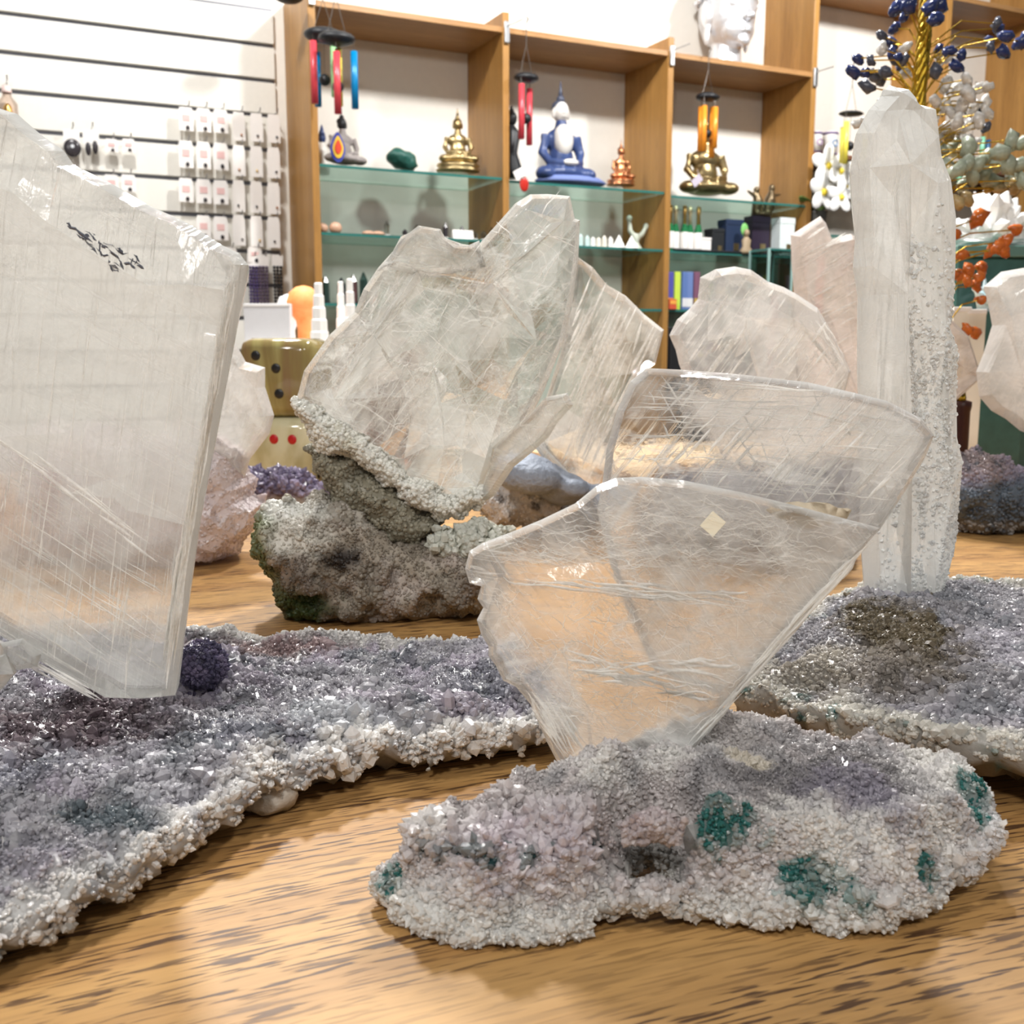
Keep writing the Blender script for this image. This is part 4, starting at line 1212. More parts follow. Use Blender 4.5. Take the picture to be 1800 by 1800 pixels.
mD = selenite_mat('selenite_striped', base=0.08, lines=0.8, line_ang=-1.15, line_scale=0.35, cloud=0.40, veins=0.2, vein_scale=20, white=(0.95, 0.94, 0.90), refr=0.45, bump=0.25, seed=21)
fD1 = frame(1060, 800, Yd + 0.0, 0.12, 0)
plate('selenite_blade', [(1016, 452), (1042, 470), (1066, 500), (1100, 520), (1132, 552), (1167, 580), (1152, 640), (1122, 662), (1092, 722), (1074, 780), (1084, 840), (1060, 870), (1010, 860), (975, 815), (950, 782), (934, 762), (960, 700), (985, 620), (1005, 540)], fD1, 0.03, mD, rD, bevel=0.007, step=0.03, edge_milk=0.45,
      shards=(16, 0.3), extra=14, ez=0.003, feats=[(1030, 520, .02), (1095, 600, .024), (1040, 700, .026), (1120, 600, .018), (1010, 800, .02), (1060, 490, .018)], fedges=[(0, 2), (1, 3), (2, 4)])
streaks('cleavage_lines', [(1016, 460), (1100, 525), (1160, 582), (1120, 655), (1070, 780), (1050, 850), (960, 770), (1000, 560)], fD1, 0.022, 70, 1.15, (0.03, 0.14), (0.0005, 0.0022), rD, LINE, 0.04, 0.0004, 3, 0.006)
plate('selenite_blade', [(925, 765), (940, 768), (1000, 830), (1045, 860), (1040, 880), (1000, 860), (950, 800)], frame(980, 820, Yd - 0.03, -0.2, 0), 0.012, mD, rD, bevel=0.003, step=0.03, edge_milk=0.7, face_milk=0.2)

# ---- clear selenite and its neighbours behind the column
mG = selenite_mat('selenite_white_slanted', base=0.26, lines=0.8, line_ang=-0.98, line_scale=0.4, cloud=0.30, veins=0.2, vein_scale=22, white=(0.97, 0.96, 0.94), refr=0.45, bump=0.25, seed=31)
Yg = 1.10
sG = np.array([at(1300, 930, Yg)[0], Yg, 0])
rG = empty('selenite_specimen', sG, 0, 'rounded white selenite tablet with slanting streaks on a low grey druse', 'crystal')
plate('selenite_tablet', [(1173, 592), (1192, 562), (1212, 545), (1228, 522), (1233, 490), (1258, 475), (1290, 470), (1320, 475), (1352, 496), (1400, 514), (1440, 540), (1462, 578), (1482, 622), (1494, 652), (1484, 690), (1472, 810), (1420, 850), (1300, 850), (1252, 770), (1216, 702), (1194, 642)],
      frame(1320, 800, Yg, 0.05, 0), 0.032, mG, rG, bevel=0.008, step=0.02, edge_milk=0.5, rough=0.001, shards=(16, 0.28), extra=16, ez=0.003, feats=[(1235, 600, .022), (1300, 560, .026), (1380, 560, .025), (1440, 600, .02), (1330, 700, .028), (1450, 690, .018), (1420, 545, .014)], fedges=[(0, 1), (1, 2), (2, 3), (1, 4), (3, 5)])
GP = [(1200, 600), (1250, 500), (1330, 490), (1440, 560), (1480, 650), (1440, 780), (1300, 800), (1220, 680)]
streaks('cleavage_lines', GP, frame(1320, 800, Yg, 0.05, 0), 0.020, 80, 0.98, (0.02, 0.11), (0.0004, 0.0024), rG, LINE, 0.05, 0.0004, 3, 0.008)
streaks('cleavage_lines', [(1380, 520), (1440, 550), (1480, 630), (1480, 680), (1400, 640)], frame(1320, 800, Yg, 0.05, 0), 0.018, 26, -1.0, (0.02, 0.07), (0.0004, 0.0016), rG, LINE, 0.1, 0.0004, 3, 0.006)
colG = lambda P: blend(blend(np.tile([[0.42, 0.41, 0.45]], (len(P), 1)), np.clip(fbm(P, 40, 3, 95) * 1.5, 0, .8), (0.60, 0.56, 0.55)), np.clip(fbm(P, 60, 3, 96) * 1.6 - .3, 0, .8), (0.28, 0.26, 0.28))
oG, VG, FG = lump('druse_base', [(1115, 930), (1130, 880), (1170, 845), (1250, 820), (1340, 815), (1420, 820), (1480, 850), (1505, 920), (1495, 955), (1400, 975), (1250, 980), (1140, 970)], frame(1300, 920, Yg, 0), 0.06, 0.06, DR, rG, colG, s=0.011, R=0.05, amp=0.008, nscale=40)
scatter('quartz_crust', VG, FG, 3000, lambda P: 0.0026 + 0 * P[:, 0], lambda P: colG(P + sG), rG, DR, lambda C, n: (n[:, 1] < 0.5).astype(float), 0.5, (0.8, 1.6))

mH = selenite_mat('selenite_pinkish', base=0.24, lines=0.6, line_ang=-0.55, line_scale=0.35, cloud=0.40, veins=0.2, vein_scale=18, white=(0.90, 0.84, 0.80), clear=(0.95, 0.91, 0.89), refr=0.4, bump=0.25, seed=41)
Yh = 1.40
sH = np.array([at(1560, 880, Yh)[0], Yh, 0])
rH = empty('selenite_specimen', sH, 0, 'blunt pinkish selenite plate standing half behind the white column', 'crystal')
plate('selenite_plate', [(1388, 412), (1444, 382), (1452, 392), (1462, 422), (1496, 410), (1540, 440), (1600, 490), (1670, 560), (1700, 590), (1722, 652), (1728, 662), (1690, 700), (1668, 720), (1640, 800), (1600, 850), (1480, 850), (1420, 740), (1398, 620), (1394, 520)], frame(1560, 800, Yh, 0.0, 0), 0.035, mH, rH, bevel=0.009, step=0.04, edge_milk=0.5, rough=0.0012, shards=(14, 0.15), extra=10, ez=0.003,
      feats=[(1412, 520, .022), (1480, 480, .026), (1560, 560, .028), (1690, 650, .02), (1500, 700, .03)], fedges=[(0, 1), (1, 2), (2, 3), (0, 4)])
streaks('cleavage_lines', [(1400, 430), (1450, 395), (1500, 430), (1500, 700), (1420, 600)], frame(1560, 800, Yh, 0.0, 0), 0.026, 30, 0.55, (0.03, 0.12), (0.0004, 0.002), rH, LINE, 0.05, 0.0004, 3, 0.006)
lump('druse_base', [(1400, 850), (1450, 810), (1550, 800), (1650, 810), (1690, 850), (1700, 895), (1600, 905), (1450, 905), (1400, 890)], frame(1550, 850, Yh, 0), 0.06, 0.06, DR, rH, colG, s=0.013, R=0.05, amp=0.008, nscale=40)

Yj = 1.25
sJ = np.array([at(1780, 930, Yj)[0], Yj, 0])
rJ = empty('selenite_specimen', sJ, 0, 'milky selenite slab rising from a violet and steel-blue druse', 'crystal')
mI = selenite_mat('selenite_cloudy', base=0.45, lines=0.25, line_ang=-1.2, line_scale=0.5, cloud=0.45, veins=0.2, vein_scale=18, white=(0.92, 0.90, 0.87), refr=0.4, bump=0.25, seed=51)
plate('selenite_slab', [(1722, 692), (1714, 655), (1728, 622), (1746, 572), (1736, 532), (1727, 502), (1760, 480), (1800, 468), (1880, 462), (1960, 520), (1990, 680), (1960, 860), (1850, 860), (1830, 775), (1795, 756), (1768, 738), (1740, 720)], frame(1800, 700, Yj, 0, 0), 0.035, mI, rJ, bevel=0.008, step=0.03, edge_milk=0.4, rough=0.0012, feats=[(1760, 560, .026), (1775, 650, .028), (1850, 600, .026)], fedges=[(0, 1)])


def colJ(P):
    c = np.tile(np.array([[0.36, 0.32, 0.42]]), (len(P), 1))
    hz_ = np.clip((P[:, 2] - 0.055) / 0.02 + 0.5 * fbm(P, 40, 2, 3), 0, 1)
    c = blend(np.tile(np.array([[0.16, 0.20, 0.25]]), (len(P), 1)), hz_, (0.40, 0.35, 0.45))
    c = blend(c, zone(P, at(1715, 810, Yj), (0.05, 0.08, 0.03), 0.6) * 0.8, (0.42, 0.33, 0.30))
    c = blend(c, np.clip((0.022 - P[:, 2]) / 0.008, 0, 1), (0.46, 0.44, 0.42))
    return blend(c, np.clip(fbm(P, 90, 3, 4) * 1.8 - .4, 0, .8), (0.08, 0.10, 0.13))


oJ, VJ, FJ = lump('druse_base', [(1640, 905), (1640, 840), (1680, 798), (1715, 788), (1745, 800), (1800, 824), (1880, 845), (1960, 880), (1960, 930), (1900, 940), (1800, 936), (1745, 942), (1700, 934), (1675, 918)], frame(1780, 900, Yj, 0), 0.05, 0.08, DR, rJ, colJ, s=0.010, R=0.05, amp=0.008, nscale=40)
scatter('quartz_crust', VJ, FJ, 3800, lambda P: 0.0024 + 0 * P[:, 0], lambda P: colJ(P + sJ), rJ, DR, lambda C, n: (n[:, 1] < 0.5).astype(float), 0.5, (0.8, 1.5))

# ---- left behind: lilac-pink chunk with a clear crystal
Yk = 1.08
sK = np.array([at(230, 990, Yk)[0], Yk, 0])
rK = empty('selenite_specimen', sK, 0, 'clear selenite point embedded in a smooth pale pink chunk', 'crystal')
colK = lambda P: blend(blend(np.tile([[0.78, 0.71, 0.71]], (len(P), 1)), np.clip(fbm(P, 25, 3, 97) * 1.3, 0, .7), (0.66, 0.57, 0.60)), np.clip(fbm(P, 60, 3, 98) * 1.5 - .5, 0, .7), (0.80, 0.74, 0.74))
oK, VK, FK = lump('pink_chunk', [(385, 758), (420, 778), (440, 800), (436, 830), (448, 862), (466, 885), (452, 925), (425, 958), (405, 984), (370, 994), (330, 992), (250, 1000), (150, 996), (20, 998), (-60, 980), (-90, 880), (-40, 790), (60, 740), (180, 745), (250, 758), (330, 752)], frame(330, 900, Yk, 0), 0.07, 0.08, DR, rK, colK, s=0.011, R=0.06, amp=0.008, nscale=45, facet=True)
scatter('pink_sugar', VK, FK, 9000, lambda P: 0.0020 + 0 * P[:, 0], lambda P: colK(P + sK), rK, DR, lambda C, n: (n[:, 1] < 0.5).astype(float), 0.35, (0.25, 0.6))
mK = selenite_mat('selenite_point', base=0.14, lines=0.25, line_ang=-1.2, line_scale=0.5, cloud=0.35, veins=0.12, vein_scale=18, refr=0.55, bump=0.2, seed=61)
plate('selenite_point', [(300, 760), (300, 610), (360, 585), (408, 592), (432, 636), (466, 646), (466, 680), (482, 730), (474, 762), (440, 806), (430, 838), (395, 810), (350, 790)], frame(420, 740, Yk - 0.02, 0.1, 0), 0.03, mK, rK, bevel=0.008, step=0.05, edge_milk=0.55, feats=[(410, 680, .022), (450, 740, .018), (400, 770, .018)], fedges=[(0, 1), (1, 2)])

# ---- small purple amethyst crust in front of the dice
Yl = 1.40
sL = np.array([at(500, 890, Yl)[0], Yl, 0])
rL = empty('amethyst_cluster', sL, 0, 'small purple amethyst crust with a pale and green banded rim', 'crystal')
colL = lambda P: blend(blend(np.tile([[0.20, 0.16, 0.28]], (len(P), 1)), np.clip((0.030 - P[:, 2]) / 0.012, 0, 1), (0.62, 0.62, 0.60)), np.clip((0.015 - P[:, 2]) / 0.006, 0, 1), (0.05, 0.09, 0.07))
oL, VL, FL = lump('amethyst_crust', [(415, 895), (420, 840), (432, 828), (450, 826), (470, 836), (490, 824), (520, 826), (545, 842), (560, 856), (580, 866), (590, 895), (560, 904), (440, 904)], frame(500, 880, Yl, 0), 0.04, 0.05, DR, rL, colL, s=0.009, R=0.04, amp=0.006)
scatter('amethyst_points', VL, FL, 700, lambda P: 0.0042 + 0 * P[:, 0], lambda P: blend(np.tile([[0.20, 0.17, 0.26]], (len(P), 1)), np.clip(fbm(P, 70, 2, 3), 0, .8), (0.50, 0.44, 0.58)), rL, DR, lambda C, n: ((C[:, 2] > 0.028)).astype(float), 0.4, (1.2, 2.4))

# ================================================================== shop shelving on the back wall
GLASS = glass_mat('shelf_glass')
GLASSEDGE = plain('glass_edge', (0.03, 0.16, 0.14), 0.15, spec=0.6)
STEEL = plain('brushed_steel', (0.62, 0.63, 0.65), 0.3, 1.0)
BLACK = plain('black_enamel', (0.012, 0.013, 0.016), 0.45, bump=0.3, bscale=90)
WIRE = plain('dark_wire', (0.10, 0.09, 0.08), 0.4, 0.7)
GOLD = plain('polished_gold', (0.80, 0.56, 0.20), 0.28, 0.9, bump=0.2, bscale=60)
BRONZE = plain('antique_brass', (0.42, 0.32, 0.16), 0.32, 0.9, bump=0.3, bscale=70)
COPPER = plain('polished_copper', (0.56, 0.24, 0.11), 0.27, 0.9, bump=0.2, bscale=70)
SILVER = plain('silvered_plaster', (0.66, 0.67, 0.70), 0.36, 0.55)
WHITE = plain('white_paint', (0.86, 0.85, 0.83), 0.5)
PAPER = plain('white_card', (0.88, 0.85, 0.82), 0.7)
PINKPR = plain('pink_print', (0.80, 0.52, 0.50), 0.7)
DARKST = plain('dark_stone_bead', (0.04, 0.035, 0.04), 0.25)

sh = empty('display_shelving', wl(0, 0, 0), WANG, 'wall-mounted oak display shelving with open bays and glass shelves', 'shelf')
TH = 0.026
U = [-0.712, 0.0, 0.71, 1.425, 2.178, wu(1735, 90, WD)[0] + 0.01]
TOPZ = [1.42, 1.405, 1.405, 2.05, 2.05, 2.05]
for u, tz in zip(U, TOPZ):
    o = MB().box((0, WD / 2, (tz - 0.85) / 2), (TH, WD, tz + 0.85), bev=0.002).build('post', SHELFOAK, sh)
    o.location.x = u
for i, (z, zz) in enumerate(((1.355, None), (1.355, None), (1.352, None), (1.76, 1.035), (1.76, 1.035))):
    a, b = U[i] + TH / 2, U[i + 1] - TH / 2
    o = MB().box((0, WD / 2, 0), (b - a, WD - 0.004, 0.020), bev=0.0015).build('board', BOARDOAK, sh)
    o.location = ((a + b) / 2, 0, z - 0.010)
    if zz:
        o = MB().box((0, WD / 2, 0), (b - a, WD - 0.004, 0.018), bev=0.0015).build('board', plain('walnut_board', (0.20, 0.09, 0.05), 0.4, var=0.2), sh)
        o.location = ((a + b) / 2, 0, zz - 0.009)
GZ = [(0.833, 0.608, 0.37), (0.826, 0.604, 0.37), (0.815, 0.602, 0.37), (0.70,), (0.70,)]
for i, zs in enumerate(GZ):
    a, b = U[i] + TH / 2, U[i + 1] - TH / 2
    for z in zs:
        o = MB().box((0, 0, 0), (b - a - 0.002, WD - 0.012, 0.008)).build('glass_shelf', GLASS, sh)
        o.location = ((a + b) / 2, WD / 2 + 0.004, z - 0.004)
        e = MB().box((0, 0, 0), (b - a - 0.002, 0.003, 0.009)).build('polished_edge', GLASSEDGE, o)
        e.location = (0, -(WD - 0.012) / 2 - 0.0014, 0)
for u, z in ((U[0], 1.37), (U[1], 1.335), (U[2], 1.335), (U[3], 1.33), (U[4], 1.33)):
    MB().box((u, -0.006, z), (0.020, 0.012, 0.075), bev=0.003).tube([(u, -0.01, z + 0.02), (u + 0.03, -0.08, z + 0.03)], 0.0025).build('bracket', STEEL, sh)

# slatwall left of the shelving: each slat a board, dark metal grooves between
sw = empty('slatwall', wl(-1.9, WD - 0.024, 0), WANG, 'white slatwall panel with dark metal grooves and peg hooks', 'wall panel')
u_end = wu(482, 100, WD - 0.02)[0] + 1.9
grooves = [1.2713 - 0.1185 * k for k in range(-2, 12)]
MB().box((u_end / 2 - 0.3, 0.019, 0.448), (u_end + 0.6, 0.008, 1.9)).build('groove_inlay', plain('groove_metal', (0.16, 0.165, 0.19), 0.4, 0.5), sw)
SLAT = plain('slat_white', (0.80, 0.78, 0.72), 0.5)
zt_ = 1.392
for k in range(0, len(grooves)):
    zb_ = grooves[k] if False else 1.2713 - 0.1185 * k
    lo = zb_ + 0.007
    hi = 1.2713 - 0.1185 * (k - 1) - 0.007 if k else 1.386
    o = MB().box((0, 0, 0), (u_end + 0.6, 0.016, hi - lo), bev=0.0015).build('slat', SLAT, sw)
    o.location = (u_end / 2 - 0.3, 0.008, (hi + lo) / 2)


def hook(px, py, L=0.05):
    u, z = wu(px, py, WD - 0.03)
    MB().tube([(u + 1.9, 0.02, z), (u + 1.9, -L, z), (u + 1.9, -L - 0.008, z + 0.012)], 0.0022, 6).build('peg_hook', STEEL, sw)
    return u, z


ORD = ['first', 'second', 'third', 'fourth', 'fifth', 'sixth', 'seventh']
rnd = random.Random(5)


def hang_card(px0, py0, px1, py1, label, kind, grp, tilt=0.0):
    """a card hanging on a peg; kind 0 = pink printed with a charm, 1 = long white"""
    d = WD - 0.07
    u0, z0 = wu(px0, py0, d); u1, z1 = wu(px1, py1, d)
    w, h = abs(u1 - u0), abs(z0 - z1)
    um = (u0 + u1) / 2
    hook((px0 + px1) / 2 + 2, py0 + 1, 0.045)
    r = empty('jewellery_card', wl(um, d, z0), WANG + tilt * 0.6, label, 'card', grp)
    MB().prism([(-w * .5, -h), (w * .5, -h), (w * .5, -h * .2), (w * .40, 0), (-w * .40, 0), (-w * .5, -h * .2)], 0, 0.002, 'y').build('card', PAPER, r)
    if kind == 0:
        MB().box((0, -0.001, -h * .45), (w * .5, 0.0016, h * .26)).build('print', PINKPR, r)
        MB().ell((w * 0.08, -0.004, -h * .86), (w * .13, 0.004, w * .15), nu=8, nv=6).build('charm', DARKST, r, True)
    else:
        MB().ell((w * rnd.uniform(-.1, .25), -0.004, -h * .8), (w * .1, 0.003, w * .1), nu=8, nv=6).build('charm', rnd.choice([DARKST, GOLD, COPPER]), r, True)
    return r


rows0 = [(187, 231), (246, 296), (312, 356), (376, 419)]
rows1 = [(196, 248), (254, 310), (316, 373), (377, 432)]
for r_ in range(4):
    for c_, x in enumerate((327, 358, 388)):
        if r_ == 3 and c_ == 0: continue
        hang_card(x - 14, rows0[r_][0] + c_ * 2, x + 14, rows0[r_][1] + c_ * 2, f'pink-printed charm card on the slatwall, {ORD[r_]} row down, {ORD[2 - c_]} column beside the long white cards', 0, 'charm cards on the slatwall', rnd.uniform(-.3, .3))
    for c_, x in enumerate((420, 451, 481)):
        hang_card(x - 12, rows1[r_][0] + c_ * 2, x + 12, rows1[r_][1] + c_ * 2, f'long white jewellery card on the slatwall, {ORD[r_]} row down, {ORD[2 - c_]} column from the oak post', 1, 'long white cards on the slatwall', rnd.uniform(-.15, .15))
for c_, x in enumerate((196, 226)):
    hang_card(x - 12, 243, x + 12, 268, f'short charm card in the higher pair by the black pendants, {"nearer to" if c_ == 0 else "farther from"} them', 0, 'short charm cards')
    hang_card(x - 14, 306, x + 14, 338, f'short charm card in the lower pair above the selenite plate, {"left" if c_ == 0 else "right"} one', 0, 'short charm cards')
for x, lab in ((404, 'crumpled pale charm card below the charm card rows, by the strands'), (448, 'pale tilted card hanging right above the dark purple strands')):
    hang_card(x - 14, 434, x + 14, 462, lab, 0, 'lowest charm cards', 0.4)
for i, (x, y) in enumerate(((127, 258), (161, 258))):
    hook(x, y - 32)
    p = wl(wu(x, y, WD - .08)[0], WD - .08, wu(x, y, WD - .08)[1])
    r = empty('stone_pendant', p, WANG, ('round glossy black donut pendant on a pink card' if i == 0 else 'pair of small dark pendants with silver caps on a card'), 'pendant')
    MB().box((0, 0.004, 0.03), (0.05, 0.002, 0.05)).build('card', PAPER, r)
    if i == 0: MB().ell((0, -0.004, -0.004), (0.027, 0.008, 0.029), nu=20, nv=12).build('stone', DARKST, r, True); MB().tube([(0, -0.013, 0), (0, -0.011, 0.0)], 0.006, 10).build('bead', STEEL, r)
    else:
        for s in (-.011, .011): MB().ell((s, -0.004, -0.005 + s * .3), (0.009, 0.007, 0.022), nu=10, nv=8).build('stone', DARKST, r, True)
# dark purple strands below the cards
for i, x in enumerate((444, 462, 487)):
    u, z = wu(x, 452, WD - .07); z1 = wu(x, 535, WD - .07)[1]
    hook(x, 450)
    r = empty('bead_strand', wl(u, WD - .07, z), WANG, ['deep violet bead strand bundle nearest the selenite plate', 'dark plum bead strand bundle between violet and black', 'black bead strand bundle beside the oak post'][i], 'bead strand')
    MB().box((0, 0, -0.012), (0.04, 0.004, 0.04)).build('header_card', PAPER, r)
    m_ = plain('strand_%d' % i, [(0.05, 0.03, 0.11), (0.10, 0.07, 0.12), (0.015, 0.015, 0.018)][i], 0.35)
    for s in (-0.012, 0, 0.012):
        mb = MB(); n_ = int((z - 0.03 - z1) / 0.012)
        for k in range(n_): mb.ell((s, -0.003, -0.036 - k * 0.012), (0.0062, 0.0062, 0.0062), nu=7, nv=5)
        mb.build('strand', m_, r, True)
u, z = wu(12, 170, WD - .08)
hook(12, 145)
r = empty('charm_bottle', wl(u, WD - .08, z - 0.03), WANG, 'little clear charm bottle with pink top and gold filling on a peg', 'bottle')
MB().lathe([(0.018, -0.05), (0.03, -0.045), (0.03, 0.01), (0.014, 0.03), (0.014, 0.04)], 14).build('bottle', glass_mat('rosy_glass', (0.95, 0.86, 0.80)), r, True)
MB().lathe([(0.012, -0.035), (0.016, -0.03), (0.012, 0.0), (0.004, 0.01)], 12).build('filling', GOLD, r, True)
MB().lathe([(0.014, 0.04), (0.016, 0.045), (0.012, 0.062)], 12).build('stopper', plain('pale_pink', (0.85, 0.66, 0.62), 0.5), r, True)


# ---- wind chimes
def chime(px, py, d, disc_r, tubes, label, hang_z, clap=True, flat=0.36):
    """tubes: (offset, colour, top px, bottom px)"""
    u, z = wu(px, py, d)
    r = empty('wind_chime', wl(u, d, z), WANG, label, 'wind chime', 'wind chimes along the shelving')
    MB().ell((0, 0, 0), (disc_r, disc_r * 0.8, disc_r * flat), nu=20, nv=10).build('disc', BLACK, r, True)
    top = hang_z - z
    s = MB().tube([(0, 0, top), (0, 0, min(0.13, top * .6))], 0.0016, 5)
    for a in (-1, 1): s.tube([(0, 0, min(0.13, top * .6)), (a * disc_r * .5, 0, disc_r * .2)], 0.0012, 5)
    s.tube([(0, 0, top), (0.006, -0.004, top + 0.012), (0.0, 0.0, top + 0.02)], 0.003, 5)
    s.build('hanger', WIRE, r)
    zmin = 0
    for k, (off, col, y0, y1) in enumerate(tubes):
        za, zb2 = wu(px, y0, d)[1] - z, wu(px, y1, d)[1] - z
        yy = (0.55 if k % 2 else -0.55) * disc_r
        m_ = plain('anodised_' + col, {'red': (0.62, 0.06, 0.08), 'blue': (0.0, 0.20, 0.46), 'green': (0.36, 0.68, 0.32), 'yellow': (0.82, 0.70, 0.10), 'orange': (0.85, 0.30, 0.03), 'mint': (0.25, 0.62, 0.42), 'navy': (0.02, 0.10, 0.22)}[col], 0.3, 0.1)
        MB().tube([(off, yy, za), (off, yy, zb2)], 0.0115, 12).build('tube', m_, r, True)
        MB().tube([(off, yy, za), (off, yy * .8, 0)], 0.001, 4).build('string', WIRE, r)
        zmin = min(zmin, zb2)
    if clap:
        MB().ell((0, 0, zmin * .62), (0.019, 0.019, 0.019), nu=12, nv=8).build('clapper', BLACK, r, True)
        MB().tube([(0, 0, 0), (0, 0, zmin * .62)], 0.001, 4).build('string', WIRE, r)
    return r


chime(569, 62, -0.075, 0.066, [(-0.046, 'red', 80, 188), (-0.014, 'blue', 88, 184), (0.022, 'green', 75, 173), (0.055, 'yellow', 80, 150)], 'wind chime with black disc and red, blue and green tubes before the first post', 1.41)
chime(592, 68, -0.20, 0.06, [(-0.012, 'red', 96, 204), (0.014, 'yellow', 80, 182), (0.045, 'blue', 92, 192)], 'wind chime with yellow, blue and red tubes hiding the dark statue', 1.41)
chime(925, 137, -0.03, 0.048, [(-0.032, 'red', 152, 248), (0.026, 'red', 152, 252)], 'wind chime with two crimson tubes beside the blue-robed statue', 1.37)
chime(1244, 171, -0.03, 0.05, [(-0.034, 'orange', 190, 270), (-0.010, 'orange', 186, 265), (0.018, 'orange', 190, 262), (0.046, 'orange', 184, 274)], 'wind chime with orange tubes before the golden statue', 1.36)
chime(1496, 200, -0.14, 0.055, [(-0.05, 'yellow', 218, 292), (-0.01, 'yellow', 222, 285), (0.05, 'yellow', 226, 290)], 'wind chime with yellow tubes hanging beside the white column tip', 1.36, flat=0.18)
chime(1712, 196, -0.09, 0.05, [(0.035, 'mint', 242, 278), (-0.035, 'mint', 290, 330), (0.07, 'navy', 246, 275)], 'wind chime with mint green tubes glimpsed through the gem tree', 1.36)
u, z = wu(507, 0, -0.05)
r = empty('wind_chime', wl(u, -0.05, z), WANG, 'wind chime whose black disc just shows at the top of the first post', 'wind chime', 'wind chimes along the shelving')
MB().ell((0, 0, 0.012), (0.05, 0.045, 0.022), nu=18, nv=9).build('disc', BLACK, r, True)
MB().tube([(0, 0, 0.03), (0.0, 0.0, 0.2), (0.02, 0.06, 0.22)], 0.0015, 5).build('hanger', WIRE, r)


# ---- seated statues
def statue(px, base_py, top_py, d, body, head, label, robe=None, face=-0.3, spire=0.16, lotus=None, width=1.0, name='seated_statue', arm=True):
    u, z0 = wu(px, base_py, d); z1 = wu(px, top_py, d)[1]
    H = z1 - z0
    r = empty(name, wl(u, d, z0), WANG + face, label, 'statue')
    b = 0.0
    if lotus:
        b = H * 0.12
        MB().lathe([(H * .30, 0), (H * .32, H * .03), (H * .27, H * .06), (H * .31, H * .09), (H * .29, b + H * .01)], 22, sx=1.15 * width, sy=0.85).build('pedestal', lotus, r, True)
    h = H - b
    w = width
    m = MB()
    m.ell((0, -0.02 * h, b + h * .10), (h * .30 * w, h * .22, h * .10))
    for s in (-1, 1):
        m.ell((s * h * .25 * w, -h * .10, b + h * .085), (h * .12 * w, h * .14, h * .075), Matrix.Rotation(s * .5, 3, 'Z'))
    m.ell((0, 0, b + h * .25), (h * .155 * w, h * .115, h * .17))
    m.ell((0, 0.005, b + h * .42), (h * .195 * w, h * .115, h * .13))
    m.tube([(0, 0, b + h * .5), (0, -h * .01, b + h * .62)], [h * .075, h * .055], 12)
    if arm:
        for s in (-1, 1):
            m.tube([(s * h * .19 * w, 0, b + h * .47), (s * h * .245 * w, -h * .02, b + h * .30), (s * h * .20 * w, -h * .10, b + h * .20), (s * h * .05, -h * .20, b + h * .185)], [h * .062, h * .052, h * .042, h * .03], 10)
    m.build('body', robe or body, r, True, remesh=h / 70)
    if robe:
        MB().ell((0, -h * .055, b + h * .42), (h * .125 * w, h * .105, h * .16)).ell((h * 0.02, -h * .19, b + h * .19), (h * .09, h * .05, h * .035)).build('chest', body, r, True)
    hd = MB()
    hz = b + h * .70
    hd.ell((0, 0, hz), (h * .082, h * .09, h * .105), nu=16, nv=12)
    hd.ell((0, -h * .088, hz - h * .01), (h * .016, h * .02, h * .03))
    hd.ell((0, -h * .074, hz - h * .05), (h * .03, h * .018, h * .011))
    for s in (-1, 1): hd.ell((s * h * .085, 0.0, hz - h * .02), (h * .012, h * .024, h * .055))
    hd.build('head', head[0], r, True, remesh=h / 110)
    hr = MB().ell((0, h * .028, hz + h * .048), (h * .085, h * .082, h * .075), nu=16, nv=10).ell((0, h * .01, hz + h * .125), (h * .042, h * .042, h * .04))
    hr.tube([(0, h * .01, hz + h * .14), (0, h * .01, hz + h * .14 + h * spire * .5), (0, h * .01, b + h)], [h * .03, h * .014, h * .003], 10)
    hr.build('hair', head[1], r, True)
    return r, h, b


GREYST = plain('carved_grey_stone', (0.30, 0.27, 0.26), 0.7, bump=0.9, bscale=45, var=0.35)
BLKST = plain('black_resin', (0.02, 0.022, 0.025), 0.4)
NAVY = plain('navy_glaze', (0.045, 0.075, 0.20), 0.3, var=0.25)
IVORY = plain('ivory_glaze', (0.78, 0.76, 0.72), 0.3)
st1, h1, b1 = statue(603, 290, 188, 0.08, GREYST, (BLKST, BLKST), 'grey carved seated statue with black head on the upper glass shelf', face=0.25, spire=0.02, width=1.15)
# flame shaped drop ornament leaning on it
u, z = wu(594, 283, 0.015)
r = empty('flame_ornament', wl(u, 0.015, z), WANG, 'flame-shaped ornament in blue, yellow and red propped on the shelf', 'ornament')
for k, (s, m_) in enumerate(((1.0, plain('orn_blue', (0.05, 0.07, 0.36), 0.3)), (0.74, plain('orn_yellow', (0.85, 0.55, 0.06), 0.3)), (0.46, plain('orn_red', (0.72, 0.08, 0.04), 0.3)))):
    pl = [(math.sin(t) * 0.026 * s * (1 - 0.5 * max(0, -math.cos(t))), 0.045 - math.cos(t) * 0.05 * s * (1.0 if math.cos(t) > 0 else 1.0)) for t in [2 * math.pi * i / 22 for i in range(22)]]
    MB().prism(pl, -0.004 - 0.003 * k, 0.004, 'y').build(['rim', 'glow', 'core'][k], m_, r)
u, z = wu(567, 284, 0.22)
r = empty('figurine', wl(u, 0.22, 0.8335), WANG, 'tiny blue and white figurine tucked beside the first post', 'figurine')
MB().lathe([(0.024, 0), (0.026, 0.02), (0.014, 0.05), (0.018, 0.08), (0.008, 0.11)], 14).build('body', IVORY, r, True)
MB().ell((0, 0, 0.125), (0.014, 0.014, 0.018)).lathe([(0.014, 0.13), (0.008, 0.15), (0.002, 0.17)], 10).build('head', NAVY, r, True)
